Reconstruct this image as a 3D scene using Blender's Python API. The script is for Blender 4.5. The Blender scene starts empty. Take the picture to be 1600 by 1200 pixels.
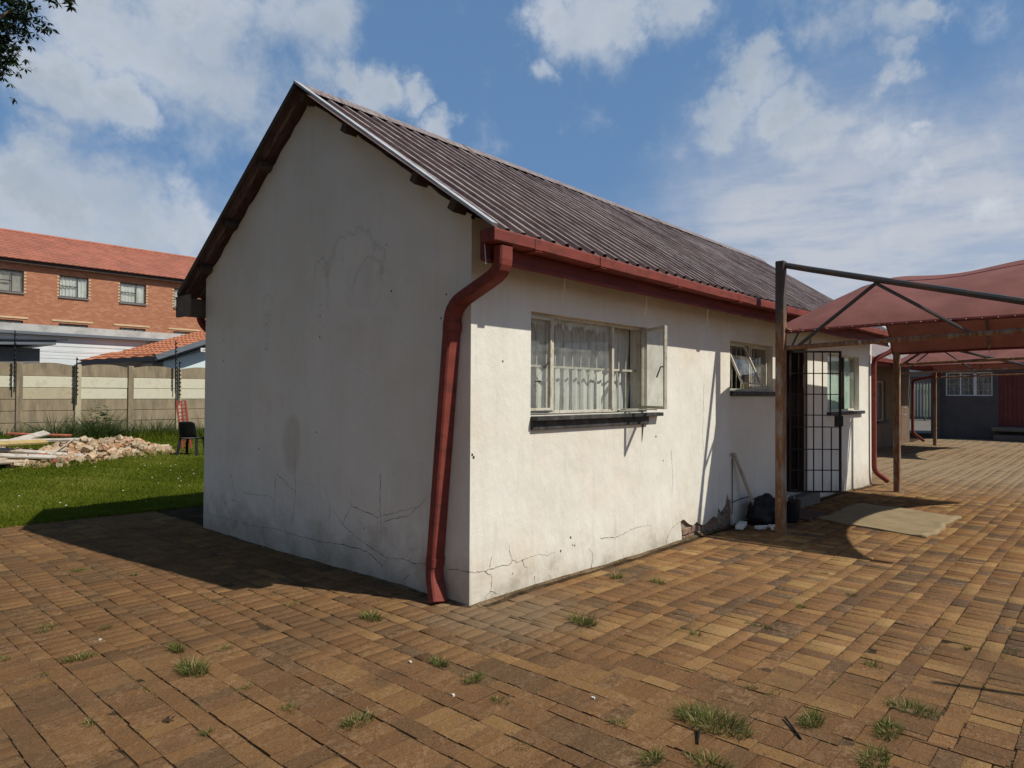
import bpy, bmesh, math, random
import numpy as np
from mathutils import Vector, Matrix, noise as mnoise
from mathutils.geometry import tessellate_polygon

random.seed(7)
rng = np.random.default_rng(7)
scene = bpy.context.scene
COL = scene.collection
R = math.radians

# ------------------------------------------------------------------ camera
CAM = Vector((-3.5753, -3.6193, 1.6))
YAW, PITCH, ROLL = 0.73103, 0.0134943, 0.00574808
fwd = Vector((math.cos(YAW) * math.cos(PITCH), math.sin(YAW) * math.cos(PITCH), math.sin(PITCH)))
r0 = Vector((math.sin(YAW), -math.cos(YAW), 0))
u0 = r0.cross(fwd)
rt = r0 * math.cos(ROLL) + u0 * math.sin(ROLL)
up = -r0 * math.sin(ROLL) + u0 * math.cos(ROLL)
cd = bpy.data.cameras.new("camera")
cam = bpy.data.objects.new("camera", cd)
COL.objects.link(cam)
m = Matrix((rt, up, -fwd)).transposed().to_4x4()
m.translation = CAM
cam.matrix_world = m
cd.lens = 24.0
cd.sensor_width = 36
cd.clip_start = 0.05
cd.clip_end = 3000
scene.camera = cam

# ------------------------------------------------------------------ sun, sky, exposure
SUN = Vector((0.285, -0.805, 1.0)).normalized()
sd = bpy.data.lights.new("sun", "SUN")
sd.energy = 4.6
sd.angle = R(0.53)
sd.color = (1.0, 0.95, 0.85)
so = bpy.data.objects.new("sun", sd)
so.rotation_euler = SUN.to_track_quat("Z", "Y").to_euler()
so.location = (10, -20, 25)
COL.objects.link(so)

scene.view_settings.view_transform = "Standard"
scene.view_settings.look = "None"
scene.view_settings.gamma = 1
scene.view_settings.use_curve_mapping = False
scene.view_settings.exposure = 0.0


class NT:
    """small helper around a node tree"""
    def __init__(s, nt):
        s.nt = nt; s.nodes = nt.nodes; s.links = nt.links
    def new(s, t, **kw):
        n = s.nodes.new(t)
        for k, v in kw.items():
            setattr(n, k, v)
        return n
    def put(s, sock, v):
        if isinstance(v, bpy.types.NodeSocket):
            s.links.new(v, sock)
        elif v is not None:
            if sock.type == "RGBA" and len(v) == 3:
                v = (*v, 1)
            sock.default_value = v
    def math(s, op, a, b=None, c=None, clamp=False):
        n = s.new("ShaderNodeMath", operation=op, use_clamp=clamp)
        for i, v in enumerate((a, b, c)):
            if v is not None:
                s.put(n.inputs[i], v)
        return n.outputs[0]
    def vmath(s, op, a, b=None):
        n = s.new("ShaderNodeVectorMath", operation=op)
        s.put(n.inputs[0], a)
        if b is not None:
            s.put(n.inputs[1], b)
        return n.outputs["Value"] if op in ("DOT_PRODUCT", "LENGTH", "DISTANCE") else n.outputs[0]
    def mix(s, f, a, b, blend="MIX"):
        n = s.new("ShaderNodeMix", data_type="RGBA", blend_type=blend)
        n.clamp_factor = True
        s.put(n.inputs[0], f); s.put(n.inputs[6], a); s.put(n.inputs[7], b)
        return n.outputs[2]
    def noise(s, vec, scale, detail=4, rough=0.55, col=False, dist=0.0):
        n = s.new("ShaderNodeTexNoise")
        s.put(n.inputs["Vector"], vec)
        n.inputs["Scale"].default_value = scale
        n.inputs["Detail"].default_value = detail
        n.inputs["Roughness"].default_value = rough
        n.inputs["Distortion"].default_value = dist
        return n.outputs[1] if col else n.outputs[0]
    def step(s, v, lo, hi, a=0.0, b=1.0):
        n = s.new("ShaderNodeMapRange", interpolation_type="SMOOTHSTEP")
        s.put(n.inputs[0], v)
        n.inputs[1].default_value = lo; n.inputs[2].default_value = hi
        n.inputs[3].default_value = a; n.inputs[4].default_value = b
        return n.outputs[0]
    def ramp(s, f, stops, interp="LINEAR"):
        n = s.new("ShaderNodeValToRGB")
        n.color_ramp.interpolation = interp
        e = n.color_ramp.elements
        while len(e) < len(stops):
            e.new(0.5)
        for el, (p, c) in zip(e, stops):
            el.position = p; el.color = (*c, 1)
        s.put(n.inputs[0], f)
        return n.outputs[0]
    def scalev(s, vec, sc, off=(0, 0, 0)):
        n = s.new("ShaderNodeMapping")
        s.put(n.inputs[0], vec)
        n.inputs["Scale"].default_value = sc
        n.inputs["Location"].default_value = off
        return n.outputs[0]
    def bump(s, h, strength, dist=0.01, normal=None):
        n = s.new("ShaderNodeBump")
        n.inputs["Strength"].default_value = strength
        n.inputs["Distance"].default_value = dist
        s.put(n.inputs["Height"], h)
        if normal is not None:
            s.put(n.inputs["Normal"], normal)
        return n.outputs[0]


# world: physical sky plus broken cumulus and thin haze, all by direction
w = bpy.data.worlds.new("World")
scene.world = w
w.use_nodes = True
W = NT(w.node_tree)
W.nodes.clear()
sky = W.new("ShaderNodeTexSky", sky_type="NISHITA", sun_disc=False)
sky.sun_elevation = math.asin(SUN.z)
sky.sun_rotation = math.atan2(SUN.x, SUN.y)
sky.altitude = 1600
sky.air_density = 1.0
sky.dust_density = 1.6
sky.ozone_density = 1.6
dirv = W.new("ShaderNodeTexCoord").outputs["Generated"]
dirn = W.vmath("NORMALIZE", dirv)
warp = W.vmath("SUBTRACT", W.noise(dirn, 5.0, 7, 0.60, col=True), (0.5, 0.5, 0.5))
wn = W.new("ShaderNodeVectorMath", operation="SCALE"); W.put(wn.inputs[0], warp); wn.inputs[3].default_value = 0.15
warp2 = W.vmath("SUBTRACT", W.noise(dirn, 21.0, 6, 0.6, col=True), (0.5, 0.5, 0.5))
wn2 = W.new("ShaderNodeVectorMath", operation="SCALE"); W.put(wn2.inputs[0], warp2); wn2.inputs[3].default_value = 0.07
dw = W.vmath("NORMALIZE", W.vmath("ADD", W.vmath("ADD", dirn, wn.outputs[0]), wn2.outputs[0]))
BLOBS = [(0.368, 0.825, 0.429, 0.149), (0.263, 0.869, 0.418, 0.097), (0.461, 0.763, 0.453, 0.076), (0.387, 0.838, 0.385, 0.055),
         (0.25, 0.91, 0.33, 0.06), (0.213, 0.915, 0.341, 0.05), (0.294, 0.898, 0.328, 0.04), (0.214, 0.942, 0.26, 0.047),
         (0.223, 0.95, 0.218, 0.073), (0.312, 0.927, 0.209, 0.075), (0.38, 0.901, 0.209, 0.059), (0.55, 0.736, 0.394, 0.042),
         (0.59, 0.705, 0.393, 0.03), (0.626, 0.693, 0.358, 0.03), (0.514, 0.756, 0.404, 0.03), (0.724, 0.489, 0.486, 0.07),
         (0.764, 0.42, 0.49, 0.055), (0.687, 0.532, 0.495, 0.045), (0.841, 0.345, 0.417, 0.049), (0.876, 0.31, 0.37, 0.042),
         (0.845, 0.389, 0.366, 0.041), (0.895, 0.285, 0.345, 0.035), (0.836, 0.327, 0.441, 0.03), (0.86, 0.238, 0.451, 0.055),
         (0.884, 0.189, 0.428, 0.047), (0.898, 0.206, 0.39, 0.026), (0.888, 0.158, 0.433, 0.028), (0.701, 0.574, 0.424, 0.019),
         (0.932, 0.176, 0.316, 0.014)]
dens = None
for x, y, z, rad in BLOBS:
    d = W.vmath("DISTANCE", dw, (x, y, z))
    v = W.step(d, rad * 1.42, rad * 0.15)
    if rad < 0.025: v = W.math("MULTIPLY", v, 0.62)
    dens = v if dens is None else W.math("MAXIMUM", dens, v)
fine = W.noise(dirn, 11.0, 9, 0.62)
wide = W.noise(dw, 2.6, 5, 0.55)
other = W.step(wide, 0.60, 0.72)
dens = W.math("MAXIMUM", dens, W.math("MULTIPLY", other, 0.7))
dens2 = W.math("MULTIPLY_ADD", W.math("SUBTRACT", fine, 0.5), 2.3, dens)
cl = W.step(dens2, 0.04, 1.28)
sepd = W.new("ShaderNodeSeparateXYZ"); W.put(sepd.inputs[0], dirn)
streak = W.noise(W.scalev(dirn, (3.0, 3.0, 14.0)), 2.2, 6, 0.6)
hz = W.step(sepd.outputs[2], 0.30, 0.04)
for vx_, vr_, va_ in (((0.917, 0.316, 0.20), .27, .85), ((0.966, 0.146, 0.17), .24, .85), ((0.26, 0.941, 0.14), .18, .5)):
    hz = W.math("MAXIMUM", hz, W.math("MULTIPLY", W.step(W.vmath("DISTANCE", dw, vx_), vr_, vr_ * .2), va_))
veil = W.math("MULTIPLY", hz, W.step(streak, 0.30, 0.60, 0.55, 1.0))
shade = W.step(W.noise(dw, 5.5, 5, 0.55), 0.35, 0.68)
core = W.math("MULTIPLY", W.step(dens2, 0.75, 1.35), 0.72)
ccol = W.mix(shade, (6.4, 7.1, 7.9), (9.6, 9.9, 10.3))
ccol = W.mix(core, ccol, (5.0, 5.75, 6.7))
skyb = W.mix(0.55, sky.outputs[0], (2.1, 4.4, 8.2))
s1 = W.mix(W.math("MULTIPLY", veil, 0.97), skyb, (8.0, 8.2, 8.7))
s2 = W.mix(W.math("MULTIPLY", cl, 0.86), s1, ccol)
bg = W.new("ShaderNodeBackground")
W.put(bg.inputs[0], s2)
bg.inputs[1].default_value = 0.074
W.links.new(bg.outputs[0], W.new("ShaderNodeOutputWorld").inputs[0])

# ------------------------------------------------------------------ mesh helpers
WLOC = {}


def wl(o):
    return WLOC.get(o.name, Vector((0, 0, 0))) if o else Vector((0, 0, 0))


def empty(name, loc=(0, 0, 0), label=None, cat=None, group=None, kind=None):
    o = bpy.data.objects.new(name, None)
    o.empty_display_size = 0.1
    COL.objects.link(o)
    o.location = loc
    WLOC[o.name] = Vector(loc)
    return tag(o, label, cat, group, kind)


def tag(o, label=None, cat=None, group=None, kind=None):
    if label: o["label"] = label
    if cat: o["category"] = cat
    if group: o["group"] = group
    if kind: o["kind"] = kind
    return o


def link(name, me, parent=None, loc=None):
    o = bpy.data.objects.new(name, me)
    COL.objects.link(o)
    if parent:
        o.parent = parent
    if loc is not None:
        o.location = loc
    return o


class MB:
    """collects faces in world coordinates, builds ONE mesh object"""
    def __init__(s):
        s.v = []; s.f = []
    def add(s, vs, fs):
        k = len(s.v)
        s.v += [Vector(p) for p in vs]
        s.f += [tuple(i + k for i in f) for f in fs]
        return s
    def box(s, a, b):
        x0, y0, z0 = a; x1, y1, z1 = b
        if x0 > x1: x0, x1 = x1, x0
        if y0 > y1: y0, y1 = y1, y0
        if z0 > z1: z0, z1 = z1, z0
        return s.add([(x0, y0, z0), (x1, y0, z0), (x1, y1, z0), (x0, y1, z0), (x0, y0, z1), (x1, y0, z1), (x1, y1, z1), (x0, y1, z1)],
                     [(3, 2, 1, 0), (4, 5, 6, 7), (0, 1, 5, 4), (1, 2, 6, 5), (2, 3, 7, 6), (3, 0, 4, 7)])
    def obox(s, M, size):
        hx, hy, hz_ = (q / 2 for q in size)
        vs = [M @ Vector(p) for p in [(-hx, -hy, -hz_), (hx, -hy, -hz_), (hx, hy, -hz_), (-hx, hy, -hz_), (-hx, -hy, hz_), (hx, -hy, hz_), (hx, hy, hz_), (-hx, hy, hz_)]]
        return s.add(vs, [(3, 2, 1, 0), (4, 5, 6, 7), (0, 1, 5, 4), (1, 2, 6, 5), (2, 3, 7, 6), (3, 0, 4, 7)])
    def bar(s, p, q, w_, h_, upv=(0, 0, 1)):
        return s.sweep([p, q], [(-w_ / 2, -h_ / 2), (w_ / 2, -h_ / 2), (w_ / 2, h_ / 2), (-w_ / 2, h_ / 2)], upv)
    def tube(s, path, r, n=8, upv=None):
        rr = r if isinstance(r, (list, tuple)) else None
        prof = [(math.cos(2 * math.pi * k / n), math.sin(2 * math.pi * k / n)) for k in range(n)]
        return s.sweep(path, prof if rr else [(a * r, b * r) for a, b in prof], upv, rr)
    def sweep(s, path, prof, upv=None, radii=None):
        path = [Vector(p) for p in path]
        n = len(prof)
        vs = []; fs = []
        ref = Vector(upv) if upv is not None else None
        for i, p in enumerate(path):
            if i == 0: t = path[1] - p
            elif i == len(path) - 1: t = p - path[i - 1]
            else: t = (path[i + 1] - p).normalized() + (p - path[i - 1]).normalized()
            t.normalize()
            rf = ref
            if rf is None:
                rf = Vector((0, 0, 1)) if abs((path[-1] - path[0]).normalized().z) < 0.9 else Vector((1, 0, 0))
            a = t.cross(rf)
            if a.length < 1e-4: a = t.cross(Vector((0.3, 1, 0.1)))
            a.normalize(); b = a.cross(t).normalized()
            k = 1.0
            if 0 < i < len(path) - 1:
                c_ = t.dot((path[i + 1] - p).normalized()); k = 1 / max(c_, 0.5)
            for (u, v) in prof:
                q = (radii[i] if radii else 1.0)
                vs.append(p + a * u * q + b * v * q * (k if ref is not None else 1))
        for i in range(len(path) - 1):
            for j in range(n):
                a0 = i * n + j; a1 = i * n + (j + 1) % n
                fs.append((a0, a1, a1 + n, a0 + n))
        fs.append(tuple(range(n - 1, -1, -1)))
        fs.append(tuple(range((len(path) - 1) * n, len(path) * n)))
        return s.add(vs, fs)
    def build(s, name, mat, parent=None, smooth=False, bevel=0, thing=None):
        off = Vector((0, 0, 0)); p = parent
        if parent: off = wl(parent)
        org = Vector((0, 0, 0)) if (parent or not thing) else Vector(thing)
        me = bpy.data.meshes.new(name)
        me.from_pydata([tuple(v - off - org) for v in s.v], [], s.f)
        me.validate()
        bm = bmesh.new(); bm.from_mesh(me)
        bmesh.ops.recalc_face_normals(bm, faces=bm.faces)
        if bevel:
            bmesh.ops.bevel(bm, geom=[e for e in bm.edges if len(e.link_faces) == 2 and e.calc_face_angle(0) > 0.6], offset=bevel, segments=1, affect="EDGES", clamp_overlap=True)
        bm.to_mesh(me); bm.free()
        if smooth:
            me.polygons.foreach_set("use_smooth", [True] * len(me.polygons))
        me.materials.append(mat)
        o = link(name, me, parent, None if parent else org)
        WLOC[o.name] = off if parent else org
        return o


def holed(outer, holes, to3):
    """triangulated flat polygon with holes: returns verts, faces"""
    loops = [[Vector((a, b, 0)) for a, b in l] for l in [outer] + holes]
    flat = [p for l in loops for p in l]
    tris = tessellate_polygon(loops)
    return [to3(p.x, p.y) for p in flat], [tuple(t) for t in tris]


def np_mesh(name, verts, faces, mat, parent=None, tint=None, smooth=False):
    """verts (n,3), faces (m,k) arrays"""
    me = bpy.data.meshes.new(name)
    n, k = len(faces), faces.shape[1]
    me.vertices.add(len(verts)); me.vertices.foreach_set("co", verts.astype(np.float32).ravel())
    me.loops.add(n * k); me.loops.foreach_set("vertex_index", faces.astype(np.int32).ravel())
    me.polygons.add(n); me.polygons.foreach_set("loop_start", np.arange(0, n * k, k, dtype=np.int32))
    me.update(calc_edges=True)
    if tint is not None:
        a = me.attributes.new("tint", "FLOAT_COLOR", "POINT")
        t = np.ones((len(verts), 4), np.float32); t[:, :3] = tint
        a.data.foreach_set("color", t.ravel())
    if smooth:
        me.polygons.foreach_set("use_smooth", [True] * n)
    me.materials.append(mat)
    return link(name, me, parent)


def gz(x, y):
    """ground height"""
    z = -0.10 * min(max((x - 4) / 7.0, 0), 1)
    if y > 9: z += 0.22 * min((y - 9) / 8.0, 1)
    z += 0.012 * math.sin(x * 0.9 + 1.3) * math.cos(y * 0.7) + 0.006 * math.sin(x * 2.3 + y * 1.7)
    return z


# ------------------------------------------------------------------ materials
def surf(name):
    m_ = bpy.data.materials.new(name)
    m_.use_nodes = True
    T = NT(m_.node_tree)
    b = T.nodes["Principled BSDF"]
    return m_, T, b


def pos(T):
    return T.new("ShaderNodeNewGeometry").outputs["Position"]


def objc(T):
    return T.new("ShaderNodeTexCoord").outputs["Object"]


def simple(name, c, rough=0.7, var=0.2, sc=6, bump=0.15, bsc=60, metal=0.0, dirt=None, damt=0.4, dsc=3, stretch=None, spec=0.18, objspace=False):
    m_, T, b = surf(name)
    p = objc(T) if objspace else pos(T)
    pv = T.scalev(p, stretch) if stretch else p
    n = T.noise(pv, sc, 6, 0.6)
    lo = tuple(q * (1 - var) for q in c); hi = tuple(min(q * (1 + var), 1) for q in c)
    col = T.mix(T.step(n, 0.3, 0.7), lo, hi)
    if dirt:
        col = T.mix(T.math("MULTIPLY", T.step(T.noise(pv, dsc, 8, 0.68), 0.48, 0.66), damt), col, dirt)
    T.put(b.inputs["Base Color"], col)
    b.inputs["Roughness"].default_value = rough
    b.inputs["Metallic"].default_value = metal
    b.inputs["Specular IOR Level"].default_value = spec
    if bump:
        T.put(b.inputs["Normal"], T.bump(T.noise(pv, bsc, 5, 0.65), bump, 0.01))
    return m_


def plaster_mat():
    m_, T, b = surf("plaster")
    p = pos(T)
    sp = T.new("ShaderNodeSeparateXYZ"); T.put(sp.inputs[0], p)
    X, Y, Z = sp.outputs
    base = T.mix(T.step(T.noise(p, 1.1, 6, 0.6), 0.3, 0.7), (0.675, 0.645, 0.555), (0.745, 0.715, 0.63))
    # vertical wash streaks
    st = T.noise(T.scalev(p, (9, 9, 0.9)), 1.3, 7, 0.65)
    base = T.mix(T.math("MULTIPLY", T.step(st, 0.50, 0.74), T.step(X, -0.01, 0.02, 0.14, 0.34)), base, (0.50, 0.455, 0.37))
    # yellowed bloom
    ye = T.noise(T.scalev(p, (1, 1, 1), (3.1, 0, 1.7)), 0.9, 5, 0.6)
    base = T.mix(T.math("MULTIPLY", T.step(ye, 0.46, 0.70), 0.42), base, (0.66, 0.545, 0.40))
    # splash dirt near the ground
    n1 = T.noise(p, 3.2, 8, 0.7)
    zz = T.math("MULTIPLY_ADD", T.math("SUBTRACT", n1, 0.5), -1.1, Z)
    low = T.step(zz, 0.42, -0.05)
    base = T.mix(T.math("MULTIPLY", low, 0.42), base, (0.42, 0.35, 0.25))
    vlow = T.step(zz, 0.12, -0.12)
    base = T.mix(T.math("MULTIPLY", vlow, 0.4), base, (0.24, 0.20, 0.145))
    # grime specks and scuffs
    sk = T.noise(p, 22, 5, 0.7)
    base = T.mix(T.math("MULTIPLY", T.step(sk, 0.66, 0.74), 0.35), base, (0.25, 0.22, 0.18))
    sc = T.noise(T.scalev(p, (2.0, 2.0, 6.0)), 2.0, 9, 0.75)
    base = T.mix(T.math("MULTIPLY", T.step(sc, 0.60, 0.70), 0.20), base, (0.40, 0.36, 0.29))
    # brown damp patch on the gable, and faint tide marks of old leaks
    wob = T.math("MULTIPLY", T.math("SUBTRACT", T.noise(p, 4.5, 6, 0.65), 0.5), 0.62)
    def blob(cy, cz, ry, rz_):
        a = T.math("DIVIDE", T.math("SUBTRACT", Y, cy), ry)
        c_ = T.math("DIVIDE", T.math("SUBTRACT", Z, cz), rz_)
        r_ = T.math("SQRT", T.math("ADD", T.math("MULTIPLY", a, a), T.math("MULTIPLY", c_, c_)))
        return T.math("ADD", r_, T.math("MULTIPLY", wob, 2.0))
    gable = T.step(X, 0.03, 0.0)
    d1 = T.math("MULTIPLY", T.step(blob(2.50, 1.10, 0.16, 0.27), 1.25, 0.8), gable)
    base = T.mix(T.math("MULTIPLY", d1, 0.26), base, (0.36, 0.25, 0.155))
    for cy, cz, ry, rz_ in ((1.50, 2.60, 0.42, 0.42), (2.02, 2.55, 0.13, 0.30), (3.0, 2.45, 0.10, 0.16), (1.28, 2.55, 0.22, 0.22)):
        r_ = blob(cy, cz, ry, rz_)
        ring = T.math("MULTIPLY", T.step(r_, 0.90, 1.0), T.step(r_, 1.10, 1.0))
        topm = T.step(Z, cz - 0.1, cz + 0.1, 0.25, 1.0)
        base = T.mix(T.math("MULTIPLY", T.math("MULTIPLY", T.math("MULTIPLY", ring, gable), topm), 0.24), base, (0.28, 0.24, 0.20))
    # faint patched rectangles where boards once hung
    for ya_, yb_, za_, zb_ in ((1.22, 1.62, 2.34, 2.74), (2.94, 3.10, 2.02, 2.46), (0.45, 0.95, 0.55, 1.05), (3.3, 3.9, 0.9, 1.5)):
        bx_ = T.math("MULTIPLY", T.math("MULTIPLY", T.step(Y, ya_, ya_ + .02), T.step(Y, yb_, yb_ - .02)), T.math("MULTIPLY", T.step(Z, za_, za_ + .02), T.step(Z, zb_, zb_ - .02)))
        base = T.mix(T.math("MULTIPLY", T.math("MULTIPLY", bx_, gable), 0.10), base, (0.42, 0.39, 0.35))
    base = T.mix(T.math("MULTIPLY", T.math("MULTIPLY", T.step(zz, 0.60, 0.05), gable), 0.42), base, (0.22, 0.185, 0.14))
    T.put(b.inputs["Base Color"], base)
    b.inputs["Roughness"].default_value = 0.85
    b.inputs["Specular IOR Level"].default_value = 0.25
    h = T.math("ADD", T.math("MULTIPLY", T.noise(T.scalev(p, (1, 1, .6)), 3.4, 5, 0.55), 3.4), T.math("MULTIPLY", T.noise(p, 70, 5, 0.7), 0.35))
    T.put(b.inputs["Normal"], T.bump(h, 0.42, 0.02))
    return m_


def roof_mat():
    m_, T, b = surf("weathered_roof_paint")
    tc = T.new("ShaderNodeTexCoord")
    o = tc.outputs["Object"]
    p = pos(T)
    sp = T.new("ShaderNodeSeparateXYZ"); T.put(sp.inputs[0], o)
    n1 = T.noise(T.scalev(p, (9, 1.2, 1.2)), 3.0, 8, 0.7)
    n2 = T.noise(T.scalev(p, (1.6, .8, .8)), 9, 8, 0.75)
    col = T.ramp(n1, [(0.25, (0.060, 0.036, 0.036)), (0.45, (0.105, 0.062, 0.060)), (0.58, (0.135, 0.088, 0.084)), (0.75, (0.20, 0.155, 0.15))])
    col = T.mix(T.math("MULTIPLY", T.step(n2, 0.50, 0.66), 0.7), col, (0.040, 0.027, 0.027))
    n3 = T.noise(T.scalev(p, (1.2, .5, .5)), 1.6, 6, 0.65)
    col = T.mix(T.step(n3, 0.44, 0.66, 0.0, 0.55), col, (0.165, 0.118, 0.100))
    col = T.mix(T.step(T.noise(T.scalev(p, (4, .6, .6)), 5.0, 8, 0.8), 0.56, 0.68, 0.0, 0.45), col, (0.23, 0.205, 0.195))
    # paler, uneven tone along the rib crests
    crest = T.step(sp.outputs[2], 0.026, 0.030)
    crest_pale = T.math("MULTIPLY", crest, T.step(T.noise(T.scalev(p, (20, 3, 3)), 2.0, 6, 0.7), 0.38, 0.58))
    col = T.mix(T.math("MULTIPLY", crest_pale, 0.50), col, (0.42, 0.39, 0.38))
    T.put(b.inputs["Base Color"], col)
    b.inputs["Roughness"].default_value = 0.82
    b.inputs["Specular IOR Level"].default_value = 0.15
    T.put(b.inputs["Normal"], T.bump(T.noise(p, 90, 4, 0.6), 0.15, 0.005))
    return m_


def tint_attr(T):
    a = T.new("ShaderNodeAttribute"); a.attribute_name = "tint"
    s_ = T.new("ShaderNodeSeparateColor"); T.put(s_.inputs[0], a.outputs["Color"])
    return s_.outputs


def paver_mat():
    m_, T, b = surf("clay_paver")
    r_, g_, b_ = tint_attr(T)
    p = pos(T)
    sunny = T.ramp(r_, [(0.0, (0.0996, 0.0677, 0.0471)), (0.10, (0.1245, 0.0773, 0.0490)), (0.24, (0.1794, 0.0919, 0.0460)), (0.50, (0.2392, 0.1180, 0.0490)),
                        (0.74, (0.2741, 0.1451, 0.0568)), (0.92, (0.3299, 0.1951, 0.0759)), (1.0, (0.3609, 0.2251, 0.0910))])
    browner = T.ramp(r_, [(0.0, (0.1234, 0.0715, 0.0358)), (0.3, (0.1630, 0.0829, 0.0372)), (0.7, (0.1897, 0.0964, 0.0406)), (0.93, (0.2152, 0.1124, 0.0450)), (1.0, (0.2681, 0.1448, 0.0545))])
    # hand-worn, mottled faces: streaks inside each paver differ because the noise is shifted by its tint
    off = T.new("ShaderNodeCombineXYZ"); T.put(off.inputs[0], T.math("MULTIPLY", b_, 37.0)); T.put(off.inputs[1], T.math("MULTIPLY", r_, 53.0))
    pv = T.vmath("ADD", p, off.outputs[0])
    col = T.mix(g_, sunny, browner)  # tint blends a tan colour set into a darker brown one
    mo = T.noise(pv, 24, 9, 0.78, dist=0.8)
    col = T.mix(T.step(mo, 0.43, 0.64, 0.0, 0.62), col, T.mix(b_, (0.105, 0.064, 0.040), (0.37, 0.235, 0.125)))
    gr = T.noise(p, 120, 4, 0.7)
    col = T.mix(T.step(gr, 0.48, 0.66, 0.0, 0.55), col, (0.075, 0.048, 0.030))
    g2_ = T.noise(T.vmath("ADD", p, (3.3, 1.1, 0.0)), 75, 5, 0.75)
    col = T.mix(T.step(g2_, 0.54, 0.70, 0.0, 0.5), col, (0.36, 0.26, 0.165))
    # soil film and sand washed over the pavers
    fl = T.noise(p, 0.85, 7, 0.66)
    col = T.mix(T.step(fl, 0.46, 0.70, 0.0, 0.50), col, (0.118, 0.077, 0.045))
    sp = T.new("ShaderNodeSeparateXYZ"); T.put(sp.inputs[0], p)
    cor = T.vmath("DISTANCE", p, (0.15, -0.25, 0.0))
    cor = T.math("MULTIPLY_ADD", T.math("SUBTRACT", T.noise(p, 4, 6, 0.65), 0.5), 1.0, cor)
    col = T.mix(T.step(cor, 0.85, 0.25, 0.0, 0.55), col, (0.21, 0.155, 0.10))
    far = T.math("MULTIPLY_ADD", T.math("SUBTRACT", T.noise(p, 1.2, 6, 0.65), 0.5), 5.0, sp.outputs[0])
    col = T.mix(T.step(far, 9.0, 14.0, 0.0, 0.85), col, (0.27, 0.195, 0.12))
    st = T.noise(T.vmath("ADD", p, (5.0, 2.0, 0.0)), 2.2, 6, 0.6)
    col = T.mix(T.step(st, 0.60, 0.75, 0.0, 0.5), col, (0.070, 0.052, 0.038))
    # pale lime bloom in thin wisps
    lm = T.noise(T.vmath("ADD", p, (1.7, 9.0, 3.0)), 2.6, 9, 0.8)
    col = T.mix(T.step(lm, 0.64, 0.74, 0.0, 0.35), col, (0.34, 0.30, 0.24))
    T.put(b.inputs["Base Color"], col)
    b.inputs["Roughness"].default_value = 0.88
    b.inputs["Specular IOR Level"].default_value = 0.0
    h = T.math("ADD", T.math("MULTIPLY", T.noise(pv, 28, 6, 0.7), 1.0), T.math("MULTIPLY", gr, 0.4))
    T.put(b.inputs["Normal"], T.bump(h, 1.0, 0.012))
    return m_


def leaf_mat(name, c0, c1, c2, trans=0.35, rough=0.55):
    m_, T, b = surf(name)
    r_, g_, b_ = tint_attr(T)
    col = T.ramp(r_, [(0.0, c0), (0.6, c1), (1.0, c2)])
    T.put(b.inputs["Base Color"], col)
    b.inputs["Roughness"].default_value = rough
    b.inputs["Specular IOR Level"].default_value = 0.08
    tr = T.new("ShaderNodeBsdfTranslucent"); T.put(tr.inputs[0], col)
    mx = T.new("ShaderNodeMixShader"); mx.inputs[0].default_value = trans
    T.links.new(b.outputs[0], mx.inputs[1]); T.links.new(tr.outputs[0], mx.inputs[2])
    T.links.new(mx.outputs[0], T.nodes["Material Output"].inputs[0])
    return m_


def fabric_mat(name, c, trans, var=0.12, weave=900, alpha=1.0):
    m_, T, b = surf(name)
    p = pos(T)
    col = T.mix(T.step(T.noise(p, 2.5, 6, 0.6), 0.3, 0.7), tuple(q * (1 - var) for q in c), tuple(q * (1 + var) for q in c))
    T.put(b.inputs["Base Color"], col)
    b.inputs["Roughness"].default_value = 0.85
    b.inputs["Specular IOR Level"].default_value = 0.2
    tr = T.new("ShaderNodeBsdfTranslucent"); T.put(tr.inputs[0], col)
    mx = T.new("ShaderNodeMixShader"); mx.inputs[0].default_value = trans
    T.links.new(b.outputs[0], mx.inputs[1]); T.links.new(tr.outputs[0], mx.inputs[2])
    out = mx.outputs[0]
    if alpha < 1:
        t2 = T.new("ShaderNodeBsdfTransparent")
        m2 = T.new("ShaderNodeMixShader"); m2.inputs[0].default_value = alpha
        T.links.new(t2.outputs[0], m2.inputs[1]); T.links.new(out, m2.inputs[2]); out = m2.outputs[0]
    T.links.new(out, T.nodes["Material Output"].inputs[0])
    return m_


def glass_mat(name, tintc=(0.93, 0.95, 0.94), refl=1.0, dust=0.06):
    m_, T, b = surf(name)
    fr = T.new("ShaderNodeFresnel"); fr.inputs[0].default_value = 1.52
    gl = T.new("ShaderNodeBsdfGlossy"); gl.inputs["Roughness"].default_value = 0.02
    tp = T.new("ShaderNodeBsdfTransparent"); T.put(tp.inputs[0], tintc)
    df = T.new("ShaderNodeBsdfDiffuse"); T.put(df.inputs[0], (0.5, 0.48, 0.43))
    mx = T.new("ShaderNodeMixShader")
    bk = T.new("ShaderNodeNewGeometry").outputs["Backfacing"]
    T.put(mx.inputs[0], T.math("MULTIPLY", T.math("MULTIPLY_ADD", fr.outputs[0], 1.0 * refl, 0.0, clamp=True), T.math("SUBTRACT", 1.0, bk)))
    T.links.new(tp.outputs[0], mx.inputs[1]); T.links.new(gl.outputs[0], mx.inputs[2])
    m2 = T.new("ShaderNodeMixShader")
    T.put(m2.inputs[0], T.step(T.noise(pos(T), 5, 6, 0.7), 0.35, 0.75, dust * 0.3, dust * 2))
    T.links.new(mx.outputs[0], m2.inputs[1]); T.links.new(df.outputs[0], m2.inputs[2])
    T.nodes.remove(b)
    T.links.new(m2.outputs[0], T.nodes["Material Output"].inputs[0])
    return m_


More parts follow.
